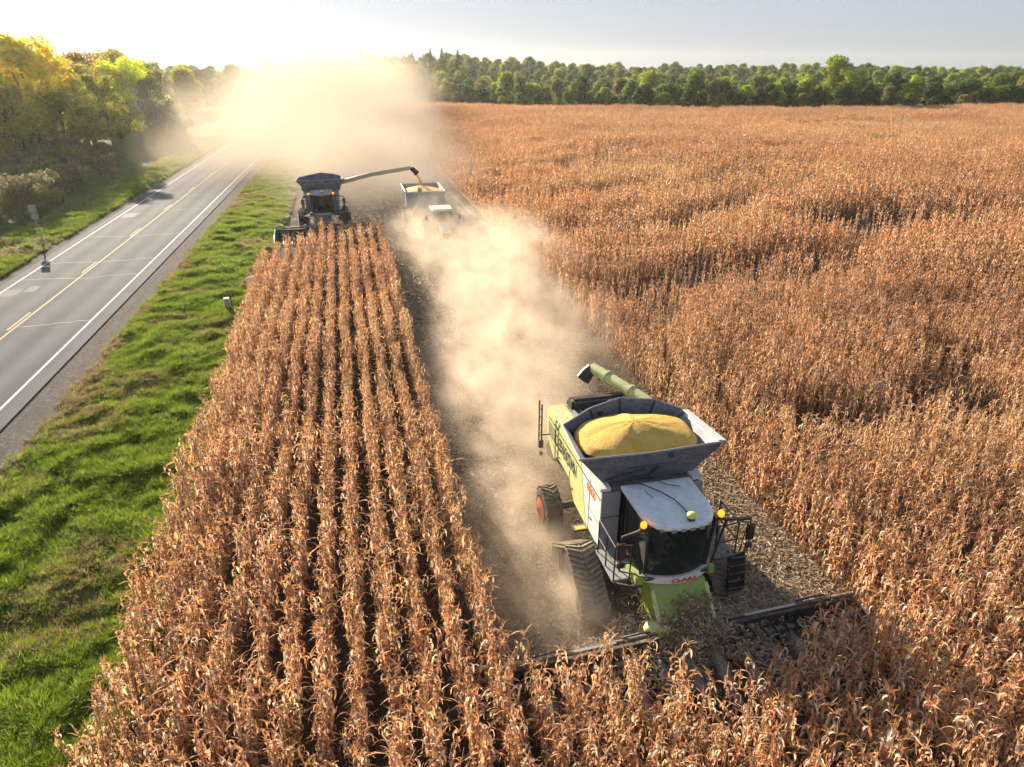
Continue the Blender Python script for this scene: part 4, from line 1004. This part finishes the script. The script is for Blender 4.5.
    # running gear
    for sx in (-1, 1):
        if S['tracks']:
            track(root, sx * 1.96, .84, -.12, 2.15, 1.05, 1.10)
        else: wheel('front_tyre', root, (sx * 1.85, .5, .95), .95, .72, S['wheel'], 24, sx)
        wheel('rear_tyre', root, (sx * 1.96, 4.15, .74), .74, .58, S['wheel'], 20, sx)
        q = MB(); q.tube([(sx * 1.3, .95, 1.0), (sx * 1.7, .95, 1.0)], .2, 12); q.tube([(sx * .8, 4.15, .8), (sx * 1.7, 4.15, .74)], .12, 12); q.build('axle', 'dark_metal', root)
    q = MB(); q.box((-1.75, 1.75, 1.66), (.42, .30, .05)); wp = q.build('fender_plate', 'black_plastic', root, .01)
    q = MB(); q.box((-1.75, 1.70, 1.70), (.30, .16, .02)); q.build('warning_decal', 'yellow_paint', wp)
    # unloading auger
    if auger:
        q = MB(); q.tube(auger['path'], .21, 18, True, .19); au = q.build('unloading_auger', S['auger'], root, ang=60)
        q = MB(); q.ball(auger['path'][0], .28); q.build('auger_joint', S['auger'], au)
        q = MB(); p = Vector(auger['path'][-1]); dr = Vector(auger['spout']); q.tube([p, p + dr * .5 + Vector((0, 0, .04)), p + dr], .2, 10, True, .26); q.build('auger_spout', 'black_plastic', au)
        q = MB(); pa = Vector(auger['path'][0]); 
        for t in (.25, .7): c_ = Vector(auger['path'][2]).lerp(p, t); dd = (p - Vector(auger['path'][2])).normalized() * .05; q.tube([c_ - dd, c_ + dd], .235, 18)
        q.build('tube_clamp', S['auger'], au)
    # corn header
    hw = header_half; hd = MB()
    hd.box((0, -1.95, .52), (2 * hw, .10, .60)); hh = hd.build('header_back_sheet', S['header'], root, .01)
    if S['text']: hh.rotation_euler = (0, 0, R(1.9))
    q = MB(); q.tube([(-hw, -1.92, .88), (-.95, -1.92, .95)], .06, 10); q.tube([(.95, -1.92, .95), (hw, -1.92, .88)], .06, 10); q.build('header_beam', 'dark_metal', hh)
    q = MB()
    for (a, b_) in ((-3.2, -2.1), (1.5, 3.0)): q.box(((a + b_) / 2, -1.98, 1.0), (b_ - a, .07, .035))
    q.build('beam_strip', 'steel', hh)
    q = MB()
    for (a, b_) in ((-4.2, -3.3), (-1.9, -1.1), (3.1, 4.0)): q.tube([(a, -1.85, .98), ((a + b_) / 2, -1.95, 1.12), (b_, -1.85, .98)], .03, 6)
    q.build('hose', 'black_plastic', hh)
    q = MB(); q.lathe_x((0, -2.3, .58), [(-hw + .1, .11), (hw - .1, .11)], 14)
    for sgn in (-1, 1):
        n = 150; vs = []; fs = []
        for i in range(n):
            x = sgn * (.5 + (hw - .7) * i / n); a = i * .55 * sgn
            vs += [(x, -2.3 + .11 * math.cos(a), .58 + .11 * math.sin(a)), (x, -2.3 + .25 * math.cos(a), .58 + .25 * math.sin(a))]
        fs = [(2 * i, 2 * i + 1, 2 * i + 3, 2 * i + 2) for i in range(n - 1)]; q.add(vs, fs)
    q.build('cross_auger', S['augerm'], hh, ang=30)
    nsn = int(round(2 * hw / ROW)) + 1
    for k in range(nsn):
        x = -hw + 2 * hw * k / (nsn - 1); end = k in (0, nsn - 1); L = 2.5 if not end else 2.8; wd = .24 if not end else .16; hz = .62 if not end else .66
        secs = [(-2.35, wd, hz), (-2.9, wd * 1.05, hz * .98), (-3.5, wd * .8, hz * .66), (-4.1, wd * .4, hz * .36), (-2.35 - L * .93, .03, .10)]
        vs = []; fs = []; m_ = 9
        for (y, w0, z) in secs:
            for j in range(m_): a = math.pi * j / (m_ - 1); vs.append((x + w0 * math.cos(a), y, max(.06, z - .32 * (1 if z > .4 else z * 1.5)) + .32 * (z / .62 if z < .62 else 1) * math.sin(a)))
        for i in range(4):
            for j in range(m_ - 1): fs.append((i * m_ + j, i * m_ + j + 1, (i + 1) * m_ + j + 1, (i + 1) * m_ + j))
            fs.append((i * m_, (i + 1) * m_, (i + 1) * m_ + m_ - 1, i * m_ + m_ - 1))
        fs.append(tuple(range(m_))); fs.append(tuple(4 * m_ + j for j in range(m_ - 1, -1, -1)))
        sn_ = MB(); sn_.add(vs, fs); sn_.build('snout' if not end else 'end_divider', S['snout'], hh, ang=40)
    q = MB()
    for sx in (-1, 1): q.prism([(-1.9, .2), (-1.9, .82), (-2.4, .82), (-2.9, .65), (-2.9, .2)], sx * hw - .03, sx * hw + .03)
    q.build('header_end_plate', S['endplate'], hh)
    q = MB(); q.box((.25, -1.98, 1.02), (.30, .06, .16)); q.build('header_gearbox', 'dark_metal', hh, .02); q = MB(); q.ball((.2, -2.03, 1.05), .055); q.build('marker', 'yellow_paint', hh)
    q = MB(); q.prism([(-1.6, .95), (-1.95, 1.1), (-1.95, .7), (-1.6, .6)], -1.0, -.6); q.ball((-.95, -1.72, .95), (.28, .22, .16)); q.build('drive_cover', S['side'], hh)
    if S['text']:
        text('lettering', 'LEXION', .62, 'text_dark', body, (-1.535, 4.05, 2.78), (0, -1, 0), (0, 0, 1), .004, .95)
        text('model_number', '8800', .36, 'text_orange', body, (-1.508, 1.65, 2.95), (0, -1, 0), (0, 0, 1), .003, 1.0)
    return root
near_scheme = dict(white='white_paint', side='pale_lime', grey='grey_panel', tank='tank_grey', tankside='white_paint', rim='grey_panel', roof='roof_white', lime='lime', tracks=True,  # tankside: sunlight on the grey tank panels is put into the colour as white
                   wheel='red_rim', auger='pale_lime', header='dark_metal', snout='dark_metal', augerm='dark_metal', endplate='dark_metal', text=True, grainlabel='heap of golden corn kernels filling the near combine tank')
combine((7.42, 13.72, .02), 'white and pale green combine with full grain tank cutting towards the camera', near_scheme, 4.85,
        dict(path=[(2.05, 2.3, 3.35), (2.0, 2.75, 3.7), (1.30, 4.6, 4.12), (.35, 7.0, 4.32)], spout=(-.32, .05, -.42)))
far_scheme = dict(near_scheme, white='grey_panel', side='grey_panel', tank='tank_grey', tankside='tank_grey', rim='grey_panel', roof='grey_panel', lime='dark_metal', tracks=False,
                  wheel='grey_zinc', auger='beige', header='teal_dark', snout='teal_dark', text=False, endplate='steel', grainlabel='corn kernels inside the grey tank of the far combine')
FC = (-2.35, 65.0, .02)
far = combine(FC, 'dark grey combine with unloading arm swung out, half hidden by dust and corn rows', far_scheme, 4.15,
        dict(path=[(1.5, 2.6, 3.6), (1.75, 2.4, 4.0), (4.6, 1.6, 4.75), (8.2, .6, 5.35)], spout=(.55, 0, -.55)))

# ------------------------------------------------------------------ tractor and grain cart under the arm
CX, CYY = 6.75, 64.8
root = empty('grain_cart', (CX, CYY, .02)); tag(root, 'grey grain cart with white rim filling with corn beside the far combine', 'grain cart')
q = MB(); t_ = 1.75
lo = [(-.7, -1.3, 1.2), (.7, -1.3, 1.2), (.7, 1.5, 1.2), (-.7, 1.5, 1.2)]; mid = [(-t_, -2.2, 2.4), (t_, -2.2, 2.4), (t_, 2.6, 2.4), (-t_, 2.6, 2.4)]; up_ = [(-t_, -2.3, 3.65), (t_, -2.3, 3.65), (t_, 2.7, 3.65), (-t_, 2.7, 3.65)]
vs = lo + mid + up_ + [(x * .97, y * .97, z) for x, y, z in up_] + [(x * .95, y * .95, 2.5) for x, y, z in mid]
fs = [(3, 2, 1, 0)] + [(a + i, a + (i + 1) % 4, a + 4 + (i + 1) % 4, a + 4 + i) for a in (0, 4, 8) for i in range(4)] + [(12 + (i + 1) % 4, 12 + i, 16 + i, 16 + (i + 1) % 4) for i in range(4)] + [(16, 17, 18, 19)]
q.add(vs, fs); q.build('hopper', 'grey_panel', root, ang=20)
q = MB()
for i in range(4): q.tube([up_[i], up_[(i + 1) % 4]], .06, 8)
q.build('hopper_rim', 'white_paint', root)
q = MB()
for sx in (-1, 1):
    for y in (-1.2, 0, 1.2): q.box((sx * (t_ + .03), y, 3.0), (.05, .1, 1.3))
q.build('rib', 'grey_zinc', root)
for sx in (-1, 1): wheel('tyre', root, (sx * 1.55, .3, .95), .95, .75, 'grey_zinc', 20, sx)
q = MB(); q.tube([(0, -1.2, 1.0), (0, -3.9, .6)], .1, 8); q.tube([(-1.5, .3, .95), (1.5, .3, .95)], .1, 8); q.build('drawbar', 'dark_metal', root)
q = MB(); q.tube([(-1.3, -2.35, 1.5), (-.6, -2.5, 3.3), (-.5, -2.5, 4.0)], .17, 12); q.build('cart_auger', 'grey_zinc', root)
gh = MB(); n = 24; vs = [(-.3, .1, 3.85)]
for i in range(1, 7):
    for j in range(n): a = 6.283 * j / n; k = (abs(math.cos(a)) ** 5 + abs(math.sin(a)) ** 5) ** -.2; t = i / 6; vs.append((-.3 * (1 - t) + 1.68 * k * math.cos(a) * t, .2 + 2.3 * k * math.sin(a) * t, 3.85 - .55 * t))
gh.add(vs, [(0, 1 + j, 1 + (j + 1) % n) for j in range(n)] + [(1 + i * n + j, 1 + (i + 1) * n + j, 1 + (i + 1) * n + (j + 1) % n, 1 + i * n + (j + 1) % n) for i in range(5) for j in range(n)])
o = gh.build('grain_heap', 'grain', None, ang=80); o.location = (CX, CYY, .02); tag(o, 'golden corn heaped in the grey grain cart', 'grain')
# stream of grain falling from the spout
q = MB(); sp0 = Vector(FC) + Vector((8.2 + .5, .6, 5.35 - .55)); q.tube([sp0 + Vector((-.08, 0, .1)), sp0 + Vector((.22, 0, -.5)), sp0 + Vector((.32, 0, -.8)), (sp0.x + .38, sp0.y, 3.6)], .07, 10, True, .17)
o = q.build('grain_stream', 'grain', None); tag(o, 'stream of corn pouring from the unloading arm into the cart', 'grain stream')

TX, TY = 7.45, 57.2
root = empty('tractor', (TX, TY, .02)); tag(root, 'tractor with pale cab roof towing the grain cart through the dust', 'tractor')
q = MB(); q.prism([(-2.6, 1.0), (-2.6, 1.75), (-2.3, 1.95), (-.2, 2.1), (-.2, 1.0)], -.42, .42); q.build('bonnet', 'white_paint', root, .06)
q = MB(); q.prism([(-2.2, .7), (-2.2, 1.05), (2.0, 1.15), (2.0, .75)], -.4, .4); q.build('chassis', 'dark_metal', root, .03)
q = MB(); q.box((0, -2.62, 1.35), (.66, .06, .6)); q.build('grille', 'black_plastic', root)
q = MB(); q.box((0, -2.9, .85), (.9, .4, .5)); q.build('front_weight', 'dark_metal', root, .04)
q = MB(); q.prism([(-.35, 1.55), (-.3, 2.95), (1.25, 2.95), (1.35, 1.55)], -.80, .80); q.build('cab', 'glass', root, .03)
q = MB()
for sx in (-1, 1):
    for (a, b_) in (((-.35, 1.5), (-.3, 2.97)), ((1.35, 1.5), (1.25, 2.97)), ((.5, 1.5), (.5, 2.97))): q.tube([(sx * .82, a[0], a[1]), (sx * .82, b_[0], b_[1])], .04, 8)
q.build('cab_pillar', 'grey_panel', root)
q = MB(); q.box((0, .45, 3.07), (1.8, 1.9, .2)); q.build('cab_roof', 'white_paint', root, .07)
for sx in (-1, 1):
    wheel('rear_tyre', root, (sx * 1.18, .95, .98), .98, .6, 'white_paint', 22, sx); wheel('front_tyre', root, (sx * 1.1, -1.7, .7), .70, .5, 'white_paint', 18, sx)
    q = MB(); q.prism([(.0, 1.75), (.35, 2.1), (1.4, 2.1), (1.9, 1.7), (1.9, 1.62), (1.4, 2.02), (.35, 2.02), (.0, 1.68)], sx * 1.18 - .32, sx * 1.18 + .32); q.build('fender', 'grey_panel', root)
    q = MB(); q.tube([(sx * .85, -.3, 2.7), (sx * 1.35, -.45, 2.7)], .02, 6); q.box((sx * 1.38, -.47, 2.5), (.2, .06, .4)); q.build('mirror', 'black_plastic', root)
    q = MB(); q.box((sx * .55, -.52, 3.0), (.22, .06, .1)); q.build('work_light', 'steel', root)
q = MB(); q.tube([(.55, -.55, 1.9), (.55, -.55, 3.0)], .05, 8); q.build('exhaust_stack', 'dark_metal', root)

# ------------------------------------------------------------------ small roadside things
def road_sign(x, y, label, lean=0.0):
    root = empty('road_sign', (x, y, .08)); root.rotation_euler = (0, lean, .12); tag(root, label, 'road sign', None)
    q = MB(); q.box((0, 0, 1.45), (.10, .06, 2.9)); q.build('post', 'grey_zinc', root)
    q = MB(); q.box((-.02, .05, 2.98), (.60, .012, .60)); pl = q.build('upper_plate', 'grey_zinc', root)
    q = MB(); q.box((.02, .05, 2.36), (.56, .012, .46)); q.build('lower_plate', 'grey_zinc', root)
    q = MB(); q.box((0, .02, 2.95), (.5, .03, .04)); q.box((0, .02, 2.33), (.5, .03, .04)); q.build('bracket', 'steel', root)
    return root
road_sign(-25.6, 65.2, 'grey back of a two plate road sign on a post beside the road', -.03)
road_sign(-25.2, 50.6, 'second road sign just outside the left edge, its shadow on the road')
root = empty('utility_pedestal', (-7.75, 42.9, .1)); tag(root, 'pale green utility pedestal beside a dark post at the corn edge', 'utility box')
q = MB(); q.box((-.1, 0, .45), (.26, .22, .9)); q.build('cabinet', 'grey_zinc', root, .02); q = MB(); q.prism([(-.13, .9), (-.1, .98), (.1, .98), (.13, .9)], -.25, .05); q.build('cap', 'white_paint', root)
q = MB(); q.tube([(.14, .05, 0), (.14, .05, 1.35)], .045, 8); o = q.build('marker_post', 'wood_post'); o.location = (-7.75, 42.9, .1); tag(o, 'dark wooden marker post beside the pale utility pedestal', 'post')
def rock(x, y, s, label, seed):
    r = random.Random(seed); bm = bmesh.new(); bmesh.ops.create_icosphere(bm, subdivisions=3, radius=1)
    from mathutils import noise as mn
    for v in bm.verts: v.co = v.co * (1 + .28 * mn.noise(v.co * 1.3 + Vector((seed, 0, 0))) + .08 * mn.noise(v.co * 4)); v.co = Vector((v.co.x * s[0], v.co.y * s[1], v.co.z * s[2]))
    me = bpy.data.meshes.new('rock'); bm.to_mesh(me); bm.free(); me.materials.append(M['rock']); me.shade_smooth()
    o = bpy.data.objects.new('rock', me); COL.objects.link(o); o.location = (x, y, s[2] * .55); tag(o, label, 'rock'); return o
m, t, b = mat('rock'); nn = noise(t, 5, 6, .7); t.links.new(ramp(t, nn, [(.3, (.30, .26, .20)), (.7, (.60, .55, .46))]), b.inputs['Base Color']); b.inputs['Roughness'].default_value = .9; bump(t, b, nn, .8); M['rock'] = m
rock(-6.9, 48.8, (.75, .5, .5), 'pale flat boulder at the left edge of the corn rows', 2)

# ------------------------------------------------------------------ dust and haze
def dust(name, label, lo_, hi_, res, blobs, dens, nscale, seed, thr=(0.42, 0.72), col=(.93, .84, .70), an=.35):
    m = bpy.data.materials.new(name); m.use_nodes = True; t = m.node_tree; t.nodes.clear()
    out = t.nodes.new('ShaderNodeOutputMaterial'); pv = t.nodes.new('ShaderNodeVolumePrincipled')
    pv.inputs['Color'].default_value = (*col, 1); pv.inputs['Density'].default_value = dens; pv.inputs['Anisotropy'].default_value = an
    t.links.new(pv.outputs[0], out.inputs['Volume'])
    ng = bpy.data.node_groups.new(name, 'GeometryNodeTree')
    ng.interface.new_socket('Geometry', in_out='INPUT', socket_type='NodeSocketGeometry'); ng.interface.new_socket('Geometry', in_out='OUTPUT', socket_type='NodeSocketGeometry')
    n = ng.nodes; L = ng.links.new; go = n.new('NodeGroupOutput'); vc = n.new('GeometryNodeVolumeCube')
    vc.inputs['Min'].default_value = lo_; vc.inputs['Max'].default_value = hi_
    vc.inputs['Resolution X'].default_value, vc.inputs['Resolution Y'].default_value, vc.inputs['Resolution Z'].default_value = res
    pos = n.new('GeometryNodeInputPosition').outputs[0]
    def vm(op, a, b_):
        q = n.new('ShaderNodeVectorMath'); q.operation = op
        for i, v in enumerate((a, b_)):
            if isinstance(v, (tuple, list)): q.inputs[i].default_value = v
            elif v is not None: L(v, q.inputs[i])
        return q
    def ma(op, a, b_=None, c=None, clamp=False):
        q = n.new('ShaderNodeMath'); q.operation = op; q.use_clamp = clamp
        for i, v in enumerate((a, b_, c)):
            if v is None: continue
            if isinstance(v, (int, float)): q.inputs[i].default_value = v
            else: L(v, q.inputs[i])
        return q.outputs[0]
    nz = n.new('ShaderNodeTexNoise'); nz.inputs['Scale'].default_value = nscale * .5; nz.inputs['Detail'].default_value = 2
    L(pos, nz.inputs['Vector'])
    wob = vm('MULTIPLY', vm('SUBTRACT', nz.outputs['Color'], (.5, .5, .5)).outputs[0], (1.6 / nscale * .5,) * 3).outputs[0]
    wp = vm('ADD', pos, wob).outputs[0]
    tot = None
    for (c, r_, a) in blobs:
        d = vm('DIVIDE', vm('SUBTRACT', wp, tuple(c)).outputs[0], tuple(r_)).outputs[0]; le = n.new('ShaderNodeVectorMath'); le.operation = 'LENGTH'; L(d, le.inputs[0])
        f = ma('SUBTRACT', 1.0, le.outputs['Value'], clamp=True); f = ma('MULTIPLY', ma('MULTIPLY', ma('MULTIPLY', f, f), ma('SUBTRACT', 3.0, ma('MULTIPLY', f, 2.0))), a * 1.35)
        tot = f if tot is None else ma('ADD', tot, f)
    n1 = n.new('ShaderNodeTexNoise'); n1.inputs['Scale'].default_value = nscale; n1.inputs['Detail'].default_value = 6; n1.inputs['Roughness'].default_value = .68; n1.inputs['Distortion'].default_value = 1.1
    L(vm('ADD', pos, (seed, seed * 2, 0)).outputs[0], n1.inputs['Vector'])
    mr = n.new('ShaderNodeMapRange'); L(n1.outputs[0], mr.inputs[0]); mr.inputs[1].default_value, mr.inputs[2].default_value = thr; mr.inputs[3].default_value = .06; mr.inputs[4].default_value = 1.0
    den = ma('MULTIPLY', tot, mr.outputs[0]); den = ma('SUBTRACT', den, .02); den = ma('MAXIMUM', den, 0.0)
    L(den, vc.inputs['Density'])
    sm = n.new('GeometryNodeSetMaterial'); L(vc.outputs[0], sm.inputs[0]); sm.inputs['Material'].default_value = m; L(sm.outputs[0], go.inputs[0])
    me = bpy.data.meshes.new(name); me.materials.append(m); o = bpy.data.objects.new(name, me); COL.objects.link(o)
    md = o.modifiers.new('volume', 'NODES'); md.node_group = ng; tag(o, label, 'dust', None, 'stuff'); return o
dust('dust_cloud', 'cream dust streaming back from the near combine over the cut strip', (-1, 11.5, 0), (19, 66, 8), (80, 202, 32),
     [((6.4, 20.5, 1.1), (3.6, 3.8, 2.6), 1.0), ((6.2, 24.5, 1.1), (4.2, 5.5, 2.5), 1.1), ((7.0, 30.5, 1.1), (5.2, 8, 2.5), 1.15), ((8.2, 38, 1.1), (5.4, 9.5, 2.6), 1.15), ((8.6, 47, 1.2), (5.8, 11, 2.8), 1.2), ((7, 55, 1.3), (6.0, 10, 2.9), .85),
      ((7.6, 59.5, 1.6), (5.0, 6.5, 3.2), 1.0), ((3.9, 16.8, .5), (2.8, 5.5, 2.0), 1.5), ((4.4, 13.6, .5), (2.3, 3.0, 1.5), 1.9), ((4.8, 27, .7), (3.4, 10, 1.7), .9), ((12, 33, 1.0), (2.8, 9, 2.4), .6), ((12.5, 48, 1.3), (5, 11, 2.7), .75), ((12, 56, 1.3), (5.5, 9, 2.7), .65), ((5.4, 15.2, .3), (1.8, 3.4, 1.2), 1.1)],
     .46, .62, 3.1, (.42, .72), (.92, .79, .62), .20)
dust('dust_cloud', 'big cream dust plume rising behind the far combine and over the road', (-80, 52, 0), (60, 300, 26), (104, 200, 34),
     [((-2, 78, 2.8), (8, 12, 6.0), .9), ((4, 69, 2.2), (8, 9, 3.6), .6), ((-1, 96, 3.0), (13, 24, 7), 1.0), ((-3, 122, 4), (19, 36, 10), 1.0), ((-5, 168, 6), (28, 56, 17), 1.1), ((0, 225, 6), (38, 66, 19), 1.2),
      ((-18, 118, 2.5), (15, 36, 7), .75), ((-11, 98, 1.5), (9, 20, 5), .35), ((-30, 160, 5), (18, 40, 9), .35), ((8, 96, 2.0), (11, 34, 6.5), 1.1), ((8, 150, 2.5), (17, 46, 9), 1.0)],
     .07, .12, 1.7, (.28, .72), (.93, .81, .65), 0.05)
q = MB(); q.box((150, 650, 17.5), (3140, 1940, 39)); 
hz = q.build('haze', 'grain', smooth=False); hz.data.materials.clear()
m = bpy.data.materials.new('haze'); m.use_nodes = True; t = m.node_tree; t.nodes.clear(); out = t.nodes.new('ShaderNodeOutputMaterial'); pv = t.nodes.new('ShaderNodeVolumePrincipled')
pv.inputs['Color'].default_value = (.92, .90, .86, 1); pv.inputs['Density'].default_value = .00013; pv.inputs['Anisotropy'].default_value = .55; t.links.new(pv.outputs[0], out.inputs['Volume'])
hz.data.materials.append(m); tag(hz, 'thin bright haze over the whole countryside', 'haze', None, 'stuff')
